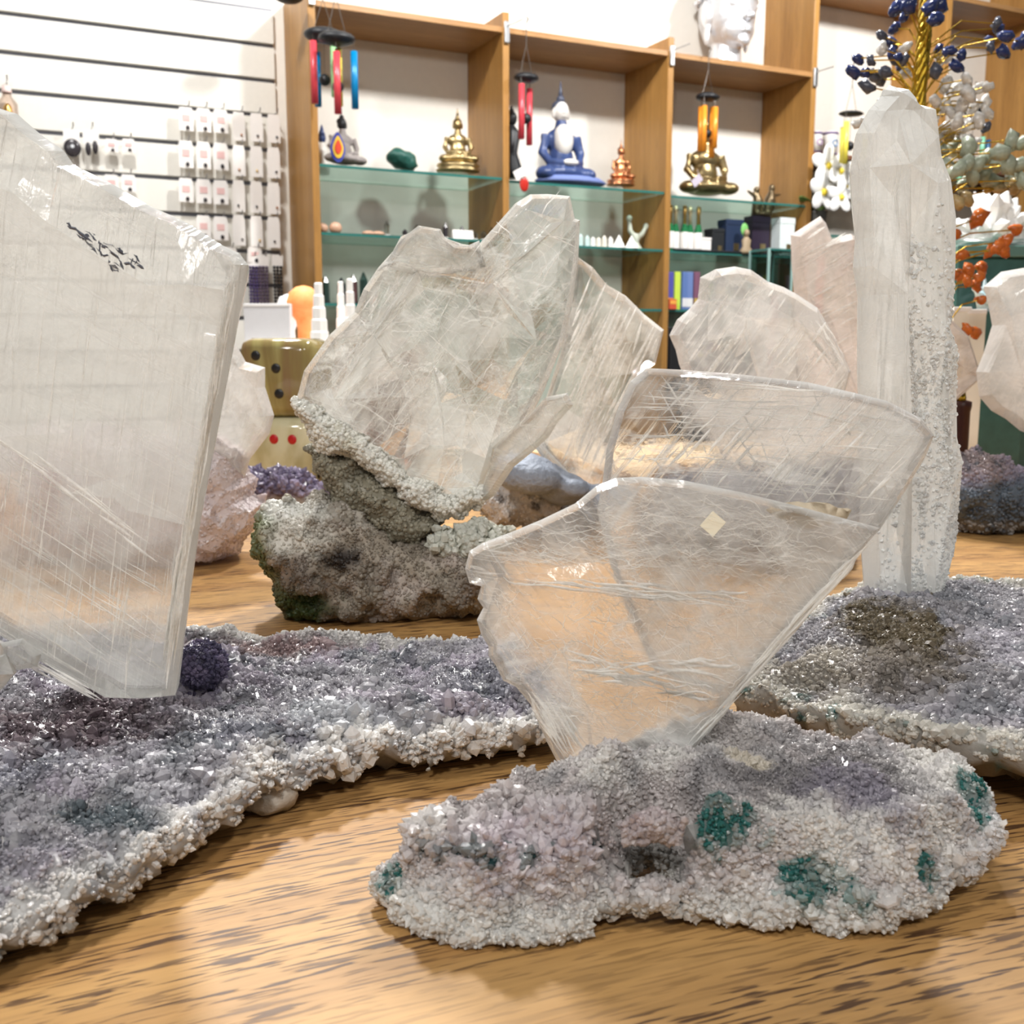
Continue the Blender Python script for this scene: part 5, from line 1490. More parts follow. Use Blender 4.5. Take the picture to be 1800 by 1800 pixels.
statue(805, 303, 190, 0.10, BRONZE, (BRONZE, BRONZE), 'slender antique brass seated statue with pointed crown beside the second post', face=-0.25, spire=0.2, lotus=BRONZE)
u, z = wu(708, 299, 0.12)
r = empty('rough_stone', wl(u, 0.12, z), WANG, 'chunk of rough dark green stone on the upper glass shelf', 'stone')
bm_ = MB().ell((0, 0, 0.033), (0.060, 0.045, 0.036), Matrix.Rotation(0.25, 3, 'Y'), nu=12, nv=8, nz=0.14).ell((-0.02, 0, 0.045), (0.034, 0.034, 0.032), nu=10, nv=7, nz=0.12)
bm_.build('rock', plain('green_stone', (0.02, 0.10, 0.08), 0.35, bump=0.8, bscale=90, var=0.4), r, remesh=0.006)
# blue robed statue
st2, _, _ = statue(985, 325, 142, 0.10, IVORY, (IVORY, plain('slate_hair', (0.07, 0.08, 0.12), 0.4)), 'ivory-faced seated statue in a navy robe on the second bay shelf', robe=NAVY, face=-0.05, spire=0.15, width=0.85)
MB().lathe([(0.14, 0), (0.15, 0.008), (0.12, 0.025), (0.05, 0.032)], 24, c=(0.03, -0.03, 0.0), sx=1.0, sy=0.5).build('robe_hem', plain('blue_drape', (0.16, 0.22, 0.48), 0.6), st2, True)
u, z = wu(921, 303, -0.02)
r = empty('price_card', wl(u, -0.02, wu(921, 318, -.02)[1]), WANG, 'white price card tilted against the navy-robed statue', 'card')
MB().box((0, 0, 0.035), (0.085, 0.003, 0.032), rot=Matrix.Rotation(-0.5, 3, 'Y')).tube([(0.0, 0.003, 0.03), (0.0, 0.01, -0.01)], 0.003, 6).build('card', PAPER, r)
u, z = wu(921, 322, -0.01)
r = empty('red_pendant', wl(u, -0.012, z), WANG, 'oval red pendant hanging over the glass shelf edge', 'pendant')
MB().ell((0, 0, -0.004), (0.019, 0.006, 0.027), nu=16, nv=10).build('stone', plain('red_lacquer', (0.50, 0.03, 0.02), 0.25), r, True)
MB().tube([(0, 0, 0.02), (0, 0.005, 0.035)], 0.002, 5).build('loop', GOLD, r)
statue(1091, 327, 245, 0.07, COPPER, (COPPER, COPPER), 'small copper seated statue on a scalloped base beside the third post', face=-0.15, spire=0.1, lotus=COPPER, width=0.9)
u, z = wu(899, 313, 0.10)
r = empty('figurine', wl(u, 0.10, z), WANG, 'dark figurine peeking out from behind the second post', 'figurine')
MB().lathe([(0.04, 0), (0.042, 0.03), (0.022, 0.09), (0.034, 0.16), (0.012, 0.19)], 14).ell((0, 0, 0.215), (0.022, 0.022, 0.028)).lathe([(0.012, 0.235), (0.003, 0.26)], 8).build('body', BLKST, r, True)
# golden statue in the third bay
statue(1238, 345, 192, 0.12, BRONZE, (BRONZE, BRONZE), 'broad golden seated statue on the third bay shelf', face=-0.1, spire=0.03, lotus=None, width=1.05)
u, z = wu(1222, 318, 0.0)
r = empty('price_tag', wl(u, 0.0, z), WANG, 'lilac price tag hanging on the golden statue', 'tag')
MB().box((0, -0.012, 0), (0.05, 0.002, 0.03), rot=Matrix.Rotation(-0.7, 3, 'Y')).tube([(0.012, -0.012, 0.012), (0.03, 0.03, 0.05)], 0.001, 4).build('tag', plain('lilac_card', (0.52, 0.47, 0.56), 0.6), r)

# large silver head on top of the third bay
u, z = wu(1282, 96, 0.10)
r = empty('sculpted_head', wl(u + 0.02, 0.15, 1.352), WANG + 0.10, 'large silver sculpted head on top of the third bay', 'sculpture')
k = 0.36
hd = MB()
hd.ell((0, 0, k * .62), (k * .30, k * .36, k * .42), nu=24, nv=18)
hd.ell((0, -k * .16, k * .42), (k * .22, k * .18, k * .20), nu=18, nv=12)
hd.ell((0, -k * .285, k * .27), (k * .085, k * .07, k * .065))
hd.tube([(0, k * .02, 0.0), (0, 0, k * .3)], [k * .20, k * .17], 20)
hd.ell((0, -k * .37, k * .52), (k * .05, k * .075, k * .05)).tube([(0, -k * .33, k * .68), (0, -k * .385, k * .53)], [k * .022, k * .04], 10)
for s in (-1, 1):
    hd.ell((s * k * .035, -k * .385, k * .505), (k * .03, k * .03, k * .022))
    hd.ell((s * k * .14, -k * .27, k * .645), (k * .075, k * .05, k * .03))
    hd.tube([(s * k * .03, -k * .34, k * .71), (s * k * .13, -k * .33, k * .735), (s * k * .22, -k * .26, k * .70)], k * .02, 8)
    hd.ell((s * k * .305, k * .02, k * .58), (k * .035, k * .085, k * .15))
    hd.ell((s * k * .30, 0, k * .36), (k * .028, k * .045, k * .13))
hd.ell((0, -k * .345, k * .405), (k * .085, k * .035, k * .018)).ell((0, -k * .335, k * .368), (k * .07, k * .04, k * .022))
hd.build('face', SILVER, r, True, remesh=0.0055)
hc = MB()
for i in range(7):
    for j in range(16):
        t = 0.12 + i * 0.2; a = 2 * math.pi * j / 16 + i * .2
        p = (math.sin(t) * math.cos(a) * k * .315, math.sin(t) * math.sin(a) * k * .375 + k * .02, k * .66 + math.cos(t) * k * .42)
        if p[1] < -k * .12 and p[2] < k * .86: continue
        hc.ell(p, (k * .04,) * 3, nu=8, nv=5)
hc.build('curls', SILVER, r, True)
MB().lathe([(k * .24, 0), (k * .25, 0.006), (k * .22, 0.02), (k * .18, 0.03)], 24).build('collar', SILVER, r, True)

# ---- small goods on the middle glass shelves
EGG = plain('peach_stone', (0.62, 0.38, 0.26), 0.3, var=0.3)
for i, x in enumerate((567, 590)):
    u, z = wu(x, 406, 0.05)
    r = empty('stone_egg', wl(u, 0.05, 0.6085), WANG, ['peach stone egg close against the first post', 'larger peach stone egg second from the first post'][i], 'stone')
    MB().ell((0, 0, 0.0175 + i * .003), (0.020 + i * .003, 0.018, 0.0175 + i * .003), nu=14, nv=9).build('egg', EGG, r, True)
    MB().lathe([(0.012, 0), (0.012, 0.004), (0.009, 0.005)], 12).build('ring_stand', DARKST, r, True)
QZ = glass_mat('small_quartz', (0.80, 0.80, 0.78), 0.9)
pts = [(680, .055, QZ), (712, .03, DARKST), (733, .05, QZ), (783, .06, DARKST), (812, .052, DARKST), (835, .035, QZ), (850, .04, QZ), (864, .055, QZ), (875, .05, QZ)]
for i, (x, hh, m_) in enumerate(pts):
    u, z = wu(x, 413, 0.06)
    r = empty('crystal_point', wl(u, 0.06, 0.6085), WANG + i, ('smoky' if m_ is DARKST else 'clear') + f' small crystal point, {ORD[i] if i < 7 else ["eighth", "ninth"][i - 7]} from the stone eggs on the middle glass shelf', 'crystal', 'crystal points on the middle glass shelf')
    MB().lathe([(0.009, 0.006), (0.010, hh * .7), (0.001, hh)], 6).build('point', m_, r)
    MB().lathe([(0.012, 0), (0.012, 0.008)], 10).build('foot', IVORY, r)
for i, x in enumerate((648, 665)):
    u, z = wu(x, 412, 0.05)
    r = empty('tumbled_stone', wl(u, 0.05, 0.6085), WANG, ['flat peach tumbled stone left on the middle shelf', 'rosy tumbled stone lying before the first crystal point'][i], 'stone')
    MB().ell((0, 0, 0.008), (0.024, 0.015, 0.009), nu=12, nv=8, nz=0.08).build('stone', EGG, r, True)
u, z = wu(817, 415, 0.0)
r = empty('price_label', wl(u, 0.01, 0.6085), WANG, 'small white price label standing on the middle glass shelf', 'label')
MB().prism([(0, 0), (0.025, 0), (0.012, 0.032), (0.009, 0.032)], -0.04, 0.04, 'x').build('label', PAPER, r)
# second bay: pyramids, little towers and a pale figurine
SEL = plain('white_selenite', (0.88, 0.87, 0.84), 0.35)
AQUA = plain('pale_aqua', (0.60, 0.76, 0.74), 0.3)
CREAM = plain('pale_cream', (0.84, 0.80, 0.70), 0.3)
for i, (x, hh, m_, l_) in enumerate(((1020, .05, AQUA, 'pale aqua'), (1032, .045, AQUA, 'aqua-white'), (1042, .04, SEL, 'white'), (1052, .04, CREAM, 'cream'), (1062, .048, CREAM, 'ivory'), (1073, .045, SEL, 'milk white'))):
    u, z = wu(x, 433, 0.05)
    r = empty('stone_tower', wl(u, 0.05, 0.6045), WANG + .3, f'{l_} mini stone tower, {ORD[i]} in the row beside the white pyramids', 'crystal', 'mini stone towers')
    MB().lathe([(0.011, 0), (0.010, hh * .75), (0.001, hh)], 6).build('tower', m_, r)
    MB().lathe([(0.013, 0), (0.013, 0.004)], 6).build('foot', m_, r)
for i, x in enumerate((1088, 1110)):
    u, z = wu(x, 437, 0.03)
    r = empty('stone_pyramid', wl(u, 0.03, 0.6045), WANG + .2, ['white stone pyramid nearer the mini towers', 'white stone pyramid in front of the pale figurine'][i], 'pyramid', 'white pyramids')
    MB().lathe([(0.034, 0), (0.033, 0.003), (0.001, 0.05)], 4).build('pyramid', SEL, r)
u, z = wu(1118, 434, 0.12)
r = empty('figurine', wl(u, 0.12, 0.6045), WANG, 'pale green branching figurine behind the pyramids', 'figurine')
MB().lathe([(0.03, 0), (0.028, 0.01), (0.012, 0.03), (0.016, 0.05), (0.012, 0.07)], 12).tube([(-0.004, 0, 0.05), (-0.03, 0, 0.08), (-0.034, 0, 0.12)], [.012, .011, .008], 8).tube([(0.004, 0, 0.05), (0.03, 0, 0.07), (0.045, 0, 0.095)], [.012, .011, .008], 8).ell((-0.034, 0, 0.128), (.013, .013, .013)).ell((0.046, 0, 0.1), (.012, .012, .014)).build('figure', plain('celadon', (0.62, 0.68, 0.58), 0.3, var=.2), r, True, remesh=0.004)
# third bay, middle shelf: bottles and boxes
BG = plain('green_bottle_glass', (0.02, 0.16, 0.06), 0.15)
for i, x in enumerate((1180, 1192, 1205, 1217, 1229)):
    u, z = wu(x, 440, 0.04)
    r = empty('small_bottle', wl(u, 0.05 + .012 * (i % 2), 0.6025), WANG, f'green bottle with gold neck and white label, {ORD[i]} from the third post', 'bottle', 'green bottles on the third bay shelf')
    MB().lathe([(0.015, 0), (0.0165, 0.004), (0.0165, 0.085), (0.007, 0.115), (0.007, 0.14)], 14).build('glass_body', BG, r, True)
    MB().lathe([(0.0085, 0.108), (0.0075, 0.15), (0.009, 0.152), (0.009, 0.178), (0.004, 0.184)], 12).build('foil_neck', GOLD if i % 2 == 0 else plain('pale_gold', (0.80, 0.72, 0.45), 0.3, .6), r, True)
    MB().lathe([(0.0172, 0.012), (0.0174, 0.014), (0.0174, 0.076), (0.0172, 0.078)], 14).build('label', PAPER, r, True)
bx = [(1241, 438, 1231, 1248, 418, PAPER, 'small white carton beside the green bottles', .05), (1262, 440, 1249, 1271, 402, BLKST, 'squat black carved box beside the white carton', .07), (1289, 441, 1272, 1304, 386, plain('ink_blue_card', (0.02, 0.035, 0.08), 0.4), 'ink-blue gift box with gold corner print', .07),
      (1336, 437, 1318, 1351, 380, plain('black_violet_card', (0.03, 0.02, 0.04), 0.35), 'black-violet gift box under the bronze figurine', .11), (1380, 434, 1367, 1394, 383, plain('pale_aqua_card', (0.75, 0.83, 0.83), 0.5), 'pale white gift box next to the fourth post', .05)]
for (x, y, xa, xb, yt, m_, lab, dd) in bx:
    ua, _ = wu(xa, y, dd); ub, _ = wu(xb, y, dd); zt2 = wu(x, yt, dd)[1]
    r = empty('gift_box', wl((ua + ub) / 2, dd + 0.02, 0.6025), WANG, lab, 'box')
    hh = zt2 - 0.6025; w = (ub - ua) * 0.94
    MB().box((0, 0, hh * .42), (w, 0.06, hh * .84), bev=0.002).build('box', m_, r)
    MB().box((0, 0, hh * .92), (w * 1.03, 0.063, hh * .16), bev=0.002).build('lid', m_, r)
    if m_ not in (PAPER,): MB().box((w * .1, -0.0312, hh * .22), (w * .3, 0.002, hh * .2)).build('print', BRONZE, r)
u, z = wu(1314, 440, 0.0)
r = empty('meditating_figure', wl(u, 0.01, 0.6025), WANG, 'tiny tan seated figure with a green halo among the dark boxes', 'figurine')
MB().lathe([(0.028, 0), (0.03, 0.012), (0.018, 0.03), (0.022, 0.055), (0.008, 0.07)], 14, sy=.7).ell((0, 0, 0.085), (.012, .012, .015)).build('body', plain('tan_resin', (0.36, 0.27, 0.17), 0.5), r, True)
MB().ell((0, 0.014, 0.1), (.019, .004, .026)).build('halo', plain('halo_green', (0.22, 0.55, 0.16), 0.4), r, True)
u, z = wu(1350, 378, 0.11)
r = empty('bronze_figurine', wl(u - 0.02, 0.13, wu(1340, 380, .11)[1] + 0.004), WANG, 'bronze winged figurine perched on the dark gift boxes', 'figurine')
m = MB().lathe([(0.045, 0), (0.045, 0.01), (0.03, 0.015)], 16).tube([(-0.03, 0, 0.01), (-0.02, 0, 0.06), (-0.03, 0, 0.09)], [.02, .024, .012], 10).tube([(0.03, 0, 0.01), (0.045, 0, 0.07), (0.05, 0, 0.1)], [.022, .026, .014], 10)
m.ell((-0.03, 0, 0.105), (.014, .014, .016)).ell((0.052, 0, 0.118), (.015, .015, .018)).tube([(-0.025, 0, 0.075), (-0.08, 0, 0.10)], [.012, .005], 8).tube([(0.05, 0, 0.085), (0.1, 0, 0.095)], [.012, .005], 8)
m.build('figure', plain('dark_bronze', (0.16, 0.12, 0.07), 0.35, .7), r, True, remesh=0.0045)
u0, z0 = wu(1200, 455, -0.05); u1, z1 = wu(1330, 441, 0.05)
r = empty('incense_holder', wl(u0, -0.02, 0.6035), WANG, 'long dark incense holder reaching across the third bay shelf', 'incense holder')
MB().box(((u1 - u0) / 2, 0.033, 0.004), (u1 - u0, 0.022, 0.007), bev=0.002).build('holder', BLKST, r)
MB().ell(((u1 - u0) * .92, 0.033, 0.012), (0.012, 0.012, 0.01)).build('ash_cup', BLKST, r, True)
# third bay, low shelf: bright packets
pk = [(1176, (0.10, 0.10, 0.42), 'deep blue'), (1188, (0.62, 0.80, 0.10), 'lime green'), (1201, (0.12, 0.20, 0.45), 'royal blue'), (1210, (0.16, 0.24, 0.50), 'pale-footed blue'), (1222, (0.22, 0.10, 0.16), 'plum and gold')]
for i, (x, c, l_) in enumerate(pk):
    u, z = wu(x, 545, 0.05)
    zt2 = wu(x, 478, .05)[1]
    r = empty('incense_packet', wl(u, 0.05, 0.3705), WANG, f'{l_} incense packet standing on the lowest glass shelf', 'packet', 'incense packets')
    MB().box((0, 0, (zt2 - .3705) / 2), (0.028, 0.02, zt2 - .3705), bev=0.002).build('packet', plain('packet_%d' % i, c, 0.35), r)
    MB().box((0, -0.0106, 0.03), (0.026, 0.001, 0.035)).build('label', plain('packet_label_%d' % i, [(0.75, 0.30, 0.06), (0.6, 0.8, 0.1), (0.75, 0.75, 0.78), (0.8, 0.8, 0.8), (0.55, 0.40, 0.10)][i], 0.4), r)
u, z = wu(1172, 545, 0.0)
r = empty('red_packet', wl(u + .03, -0.005 + 0.01, 0.3705), WANG, 'short red and orange packet in front of the blue incense', 'packet')
MB().box((0, 0, 0.02), (0.035, 0.012, 0.04), bev=0.001).build('packet', plain('packet_red', (0.62, 0.10, 0.05), 0.4), r)
MB().box((0, -0.0062, 0.028), (0.03, 0.001, 0.014)).build('label', plain('packet_orange', (0.85, 0.40, 0.08), 0.4), r)
# dark cabinet with a glass show case under and beside the third bay
u0, u1 = U[2] + 0.02, U[3] - 0.02
cb = empty('base_cabinet', wl((u0 + u1) / 2, 0.16, -0.86), WANG, 'black base cabinet under the third bay', 'cabinet')
BC = plain('black_laminate', (0.02, 0.02, 0.022), 0.4)
MB().box((0, 0, 0.58), (u1 - u0, 0.30, 1.16), bev=0.004).build('carcass', BC, cb)
for s in (-1, 1):
    d_ = MB().box((s * (u1 - u0) / 4, -0.156, 0.60), ((u1 - u0) / 2 - 0.01, 0.012, 1.06), bev=0.003).build('door', BC, cb)
    MB().tube([(s * 0.04, -0.175, 0.7), (s * 0.04, -0.175, 0.85)], 0.006, 8).build('handle', STEEL, d_)
# small glass case standing in the aisle before the fourth post
ua, za = wu(1352, 436, -0.25); ub, _ = wu(1394, 436, -0.25)
w = ub - ua
sc = empty('glass_case', wl((ua + ub) / 2, -0.25 + w / 2, -0.86), WANG, 'narrow glass show case with red and green goods near the fourth post', 'show case')
MB().box((0, 0, 0.5), (w, w, 1.0), bev=0.004).build('plinth', BC, sc)
hh = za + 0.86
MB().box((0, 0, (1.0 + hh) / 2), (w * .96, w * .96, hh - 1.0 - 0.012)).build('glass_walls', glass_mat('case_glass', (0.55, 0.72, 0.68), 0.8), sc)
MB().box((0, 0, hh - 0.004), (w, w, 0.008)).build('glass_top', GLASSEDGE, sc)
for a in (-1, 1):
    for b in (-1, 1): MB().box((a * w * .485, b * w * .485, (1.0 + hh) / 2), (0.008, 0.008, hh - 1.0)).build('corner_strip', plain('pale_teal', (0.35, 0.55, 0.52), 0.3), sc)
r = empty('red_bottle', wl((ua + ub) / 2 + w * .5 + 0.045, -0.36, -0.86), WANG, 'tall slim red banner stand beside the glass show case', 'banner')
zr = wu(1383, 443, -0.30)[1] + .86
MB().box((0, 0, 0.01), (0.06, 0.10, 0.02)).build('foot', BC, r)
MB().box((0, 0, zr / 2), (0.045, 0.012, zr - 0.02), taper=0.7).build('banner', plain('signal_red', (0.70, 0.03, 0.03), 0.4), r)

# ---- fourth bay: tins, orchid
for i, (x, r_, d_) in enumerate(((1431, 0.032, .05), (1458, 0.032, .06))):
    u, z = wu(x, 282, d_)
    zt2 = wu(x, 232, d_)[1]
    r = empty('candle_tin', wl(u, d_, 1.0355), WANG, ['white tin with violet rims half hidden by the fourth post', 'white tin with violet rims and a blue ring emblem'][i], 'tin')
    hh = zt2 - 1.0355
    MB().lathe([(r_, 0), (r_, hh * .97), (r_ * .97, hh)], 20).build('tin', IVORY, r, True)
    for zz in (0.005, hh - 0.008): MB().lathe([(r_ * 1.03, zz - .005), (r_ * 1.04, zz), (r_ * 1.03, zz + .005)], 20).build('rim', plain('violet_rim', (0.16, 0.11, 0.22), 0.4), r, True)
    em = MB()
    for k_ in range(16):
        a0 = 2 * math.pi * k_ / 16; a1 = 2 * math.pi * (k_ + 1) / 16
        rr = 0.013
        em.tube([(math.cos(a0) * rr, -r_ * 1.01 + (math.cos(a0) * rr) ** 2 / (2 * r_), hh * .5 + math.sin(a0) * rr), (math.cos(a1) * rr, -r_ * 1.01 + (math.cos(a1) * rr) ** 2 / (2 * r_), hh * .5 + math.sin(a1) * rr)], 0.003, 5)
    em.build('emblem', plain('emblem_blue' if i else 'emblem_violet', (0.10, 0.22, 0.42) if i else (0.45, 0.30, 0.50), 0.5), r)
u, z = wu(1466, 420, -0.06)
r = empty('potted_orchid', wl(u, 0.065, 0.7005), WANG, 'white orchid with yellow centres in a grey pot', 'plant')
MB().lathe([(0.036, 0), (0.040, 0.01), (0.052, 0.09), (0.055, 0.10), (0.048, 0.102), (0.045, 0.09)], 22).build('pot', plain('grey_pot', (0.13, 0.13, 0.125), 0.5), r, True)
MB().tube([(0, 0, 0.08), (0.01, 0, 0.2), (0.0, -0.06, 0.28), (-0.04, -0.11, 0.29)], 0.004, 6).tube([(0, 0, 0.08), (-0.03, -0.02, 0.18), (-0.06, -0.05, 0.2)], 0.003, 6).build('stem', plain('plant_green', (0.16, 0.26, 0.06), 0.5), r, True)
PET = plain('orchid_white', (0.90, 0.90, 0.88), 0.5)
for (cx, cy, cz, s) in ((-0.05, -0.12, 0.275, .075), (0.03, -0.11, 0.26, .065), (-0.06, -0.11, 0.17, .08), (0.02, -0.13, 0.15, .065), (0.06, -0.11, 0.20, .06)):
    fl_ = None
    for k_ in range(5):
        a = 2 * math.pi * k_ / 5 + 0.3
        pt = MB().ell((math.cos(a) * s * .6, 0.0, math.sin(a) * s * .6), (s * .55, s * .10, s * .38), Matrix.Rotation(-a, 3, 'Y'), nu=12, nv=7).build('petal', PET, r, True)
        pt.location = (cx, cy, cz); pt.rotation_euler = (0.15 * math.sin(k_), 0, 0.3 * math.cos(cx * 90))
    lp = MB().ell((0, -s * .15, -s * .08), (s * .16, s * .16, s * .2)).build('lip', plain('orchid_yellow', (0.80, 0.62, 0.05), 0.5), r, True)
    lp.location = (cx, cy, cz)
for a in (0.4, 2.2, 3.6):
    lf = MB().ell((0.08, 0, 0.0), (0.09, 0.028, 0.005), nu=12, nv=6).build('leaf', plain('plant_green', (0.16, 0.26, 0.06), 0.5), r, True)
    lf.location = (0, 0, 0.10); lf.rotation_euler = (0, -0.3, a)

# ================================================================== goods on and around the table
# ---- two stacked onyx dice
m, nt, b = newmat('banded_onyx')
tc = nt.nodes.new('ShaderNodeTexCoord')
bn = noise_tex(nt, mapping(nt, tc.outputs['Object'], rot=(0.1, 0.25, 0.2), scale=(22, 3, 3)), 1.0, 4, 0.5, 0.6)
nt.links.new(ramp(nt, bn, [(0.30, (0.20, 0.11, 0.06)), (0.45, (0.24, 0.19, 0.07)), (0.55, (0.34, 0.30, 0.12)), (0.72, (0.16, 0.10, 0.07))]), b.inputs['Base Color'])
b.inputs['Roughness'].default_value = 0.12
m, nt, b = newmat('cream_onyx')
tc = nt.nodes.new('ShaderNodeTexCoord')
bn = noise_tex(nt, mapping(nt, tc.outputs['Object'], rot=(0.3, 0.2, 0.4), scale=(12, 6, 6)), 1.0, 4, 0.5, 0.6)
nt.links.new(ramp(nt, bn, [(0.32, (0.36, 0.30, 0.13)), (0.5, (0.58, 0.54, 0.34)), (0.7, (0.66, 0.63, 0.46))]), b.inputs['Base Color'])
b.inputs['Roughness'].default_value = 0.12
m, nt, b = newmat('brown_onyx')
tc = nt.nodes.new('ShaderNodeTexCoord')
bn = noise_tex(nt, mapping(nt, tc.outputs['Object'], rot=(0.1, 0.1, 0.2), scale=(26, 4, 4)), 1.0, 4, 0.5, 0.6)
nt.links.new(ramp(nt, bn, [(0.30, (0.10, 0.055, 0.035)), (0.5, (0.17, 0.10, 0.065)), (0.7, (0.25, 0.18, 0.12))]), b.inputs['Base Color'])
b.inputs['Roughness'].default_value = 0.12
PIPB = plain('black_pip', (0.012, 0.012, 0.012), 0.3)
PIPR = plain('red_pip', (0.45, 0.01, 0.012), 0.3)
SZ = 0.116
xd = at(512, 860, 1.62)


def die(z, rz, mat, pips, label, dx=0.0, dy=0.0):
    r = empty('onyx_die', (xd[0] + dx, 1.62 + dy, z), rz, label, 'die')
    MB().box((0, 0, SZ / 2), (SZ, SZ, SZ), bev=SZ * 0.16).build('cube', MATS[mat], r, True)
    for (f, a, bb, pm) in pips:
        e = SZ / 2
        p = {'f': (a * SZ, -e + 0.0004, SZ / 2 + bb * SZ), 'r': (e - 0.0004, a * SZ, SZ / 2 + bb * SZ), 'l': (-e + 0.0004, a * SZ, SZ / 2 + bb * SZ)}[f]
        rr = (SZ * .065, 0.002, SZ * .065) if f == 'f' else (0.002, SZ * .065, SZ * .065)
        MB().ell(p, rr, nu=14, nv=8).build('pip', pm, r, True)
    return r


die(0.001, -0.20, 'cream_onyx', [('f', a, bb, PIPR) for a in (-.25, 0.0, .25) for bb in (-.22, .22)] + [('r', a, bb, PIPB) for a, bb in ((-.25, -.25), (.25, .25), (0, 0))], 'cream onyx die with six red pips, lower of the stacked pair')
die(0.001 + SZ, -0.12, 'banded_onyx', [('f', a, bb, PIPB) for a, bb in ((.02, .12), (.05, -.2), (-.24, .28), (-.24, -.28), (.3, -.3))] + [('r', 0, 0, PIPB)], 'olive and brown banded onyx die stacked on the cream one')
die(0.001, -0.10, 'brown_onyx', [('f', a, bb, PIPR) for a, bb in ((-.25, .25), (0, 0), (.25, -.25))], 'dark brown onyx die, lower of the pair behind the glassy cluster', 0.150, 0.03)
die(0.001 + SZ, -0.16, 'brown_onyx', [('f', a, bb, PIPB) for a, bb in ((-.25, .25), (.25, -.25))], 'dark brown onyx die, upper of the pair behind the glassy cluster', 0.150, 0.03)

# ---- white display plinth behind the dice with lamps and towers
YP = 2.6
xa, xb_ = at(400, 610, YP)[0], at(690, 610, YP)[0]
pl = empty('display_plinth', ((xa + xb_) / 2, YP + 0.12, -0.86), 0, 'plain white display plinth behind the stacked dice', 'plinth')
ZP = 0.20
MB().box((0, 0, (ZP + .86) / 2 - 0.01), (xb_ - xa - 0.02, 0.28, ZP + .86 - 0.02), bev=0.004).build('body', WHITE, pl)
MB().box((0, 0, ZP + .86 - 0.01), (xb_ - xa, 0.30, 0.02), bev=0.004).build('top', WHITE, pl)


def pz(py, Y): return at(900, py, Y)[2]


r = empty('white_carton', (at(468, 600, YP)[0], YP + 0.03, ZP), 0.0, 'plain pale grey carton standing before the orange lamp', 'box')
MB().box((0, 0, (pz(533, YP) - ZP) / 2), (px_r(80, YP), 0.03, pz(533, YP) - ZP), bev=0.001).build('carton', plain('pale_grey_card', (0.74, 0.74, 0.76), 0.6), r)
MB().box((0, -0.0155, (pz(533, YP) - ZP) * .96), (px_r(80, YP), 0.001, 0.004)).build('flap', PAPER, r)
m, nt, b = newmat('glowing_salt')
b.inputs['Base Color'].default_value = (0.90, 0.28, 0.08, 1); b.inputs['Roughness'].default_value = 0.6
b.inputs['Emission Color'].default_value = (1.0, 0.30, 0.08, 1); b.inputs['Emission Strength'].default_value = 0.25
nt.links.new(ramp(nt, noise_tex(nt, nt.nodes.new('ShaderNodeTexCoord').outputs['Object'], 30, 4), [(0.3, (0.85, 0.22, 0.05)), (0.7, (0.95, 0.42, 0.16))]), b.inputs['Base Color'])
hh = pz(498, YP) - ZP
x = at(522, 600, YP)[0]
r = empty('salt_lamp', (x, YP + 0.10, ZP), 0, 'orange mushroom-shaped salt lamp behind the pale carton', 'lamp')
w = px_r(30, YP)
MB().lathe([(w * .75, 0), (w * .42, 0.012), (w * .40, hh * .35), (w * .5, hh * .5), (w * .98, hh * .66), (w * 1.02, hh * .78), (w * .85, hh * .90), (w * .45, hh * .98), (w * .1, hh)], 24).build('salt_body', MATS['glowing_salt'], r, True)
MB().lathe([(w * .8, 0), (w * .8, 0.012), (w * .7, 0.014)], 20).build('base', BOARDOAK, r, True)
hh = pz(510, YP) - ZP
r = empty('white_lamp', (at(480, 600, YP)[0], YP + 0.19, ZP), 0, 'white dome-topped stone lamp half behind the pale carton', 'lamp')
w = px_r(22, YP)
MB().lathe([(w * .6, 0), (w * .5, hh * .4), (w * .95, hh * .65), (w, hh * .8), (w * .7, hh * .95), (w * .1, hh)], 22).build('stone_body', plain('white_salt', (0.90, 0.88, 0.86), 0.5), r, True)
MB().lathe([(w * .7, 0), (w * .7, 0.01), (w * .6, 0.012)], 20).build('base', BOARDOAK, r, True)
for i, (x0, x1, y1, dy, lab) in enumerate(((541, 578, 496, .02, 'white stepped selenite tower beside the orange lamp'), (577, 602, 490, .10, 'white stepped selenite tower in the middle of three'), (600, 628, 488, .03, 'white stepped selenite tower nearest the glassy cluster'))):
    hh = pz(y1, YP) - ZP; w = px_r((x1 - x0) / 2, YP)
    r = empty('selenite_tower', (at((x0 + x1) / 2, 600, YP)[0], YP + dy, ZP), 0.3, lab, 'crystal', 'stepped towers')
    for k_ in range(6):
        f0 = 1 - k_ * .12
        o = MB().lathe([(w * f0, 0), (w * f0 * .97, hh / 6 * .9), (w * (f0 - .1), hh / 6)], 8 if k_ else 4).build('step', SEL, r)
        o.location.z = hh / 6 * k_
# dark crystal points on the lowest shelf of the first bay
for i, (x, yt) in enumerate(((573, 484), (601, 488), (622, 482), (640, 478), (656, 486))):
    u, z = wu(x, 545, 0.12); zt2 = wu(x, yt, .12)[1]
    r = empty('dark_point', wl(u, 0.12, 0.3705), WANG + i * .5, f'dark crystal tower on the lowest glass shelf, {ORD[i]} from the first post', 'crystal', 'dark crystal towers')
    hh = zt2 - .3705
    MB().lathe([(0.016, 0), (0.0155, hh * .75), (0.002, hh)], 6).build('tower', plain('dark_tower_%d' % (i % 3), [(0.03, 0.06, 0.05), (0.02, 0.02, 0.025), (0.10, 0.05, 0.05)][i % 3], 0.2), r)
    MB().lathe([(0.017, 0), (0.017, 0.01)], 6).build('foot', DARKST, r)

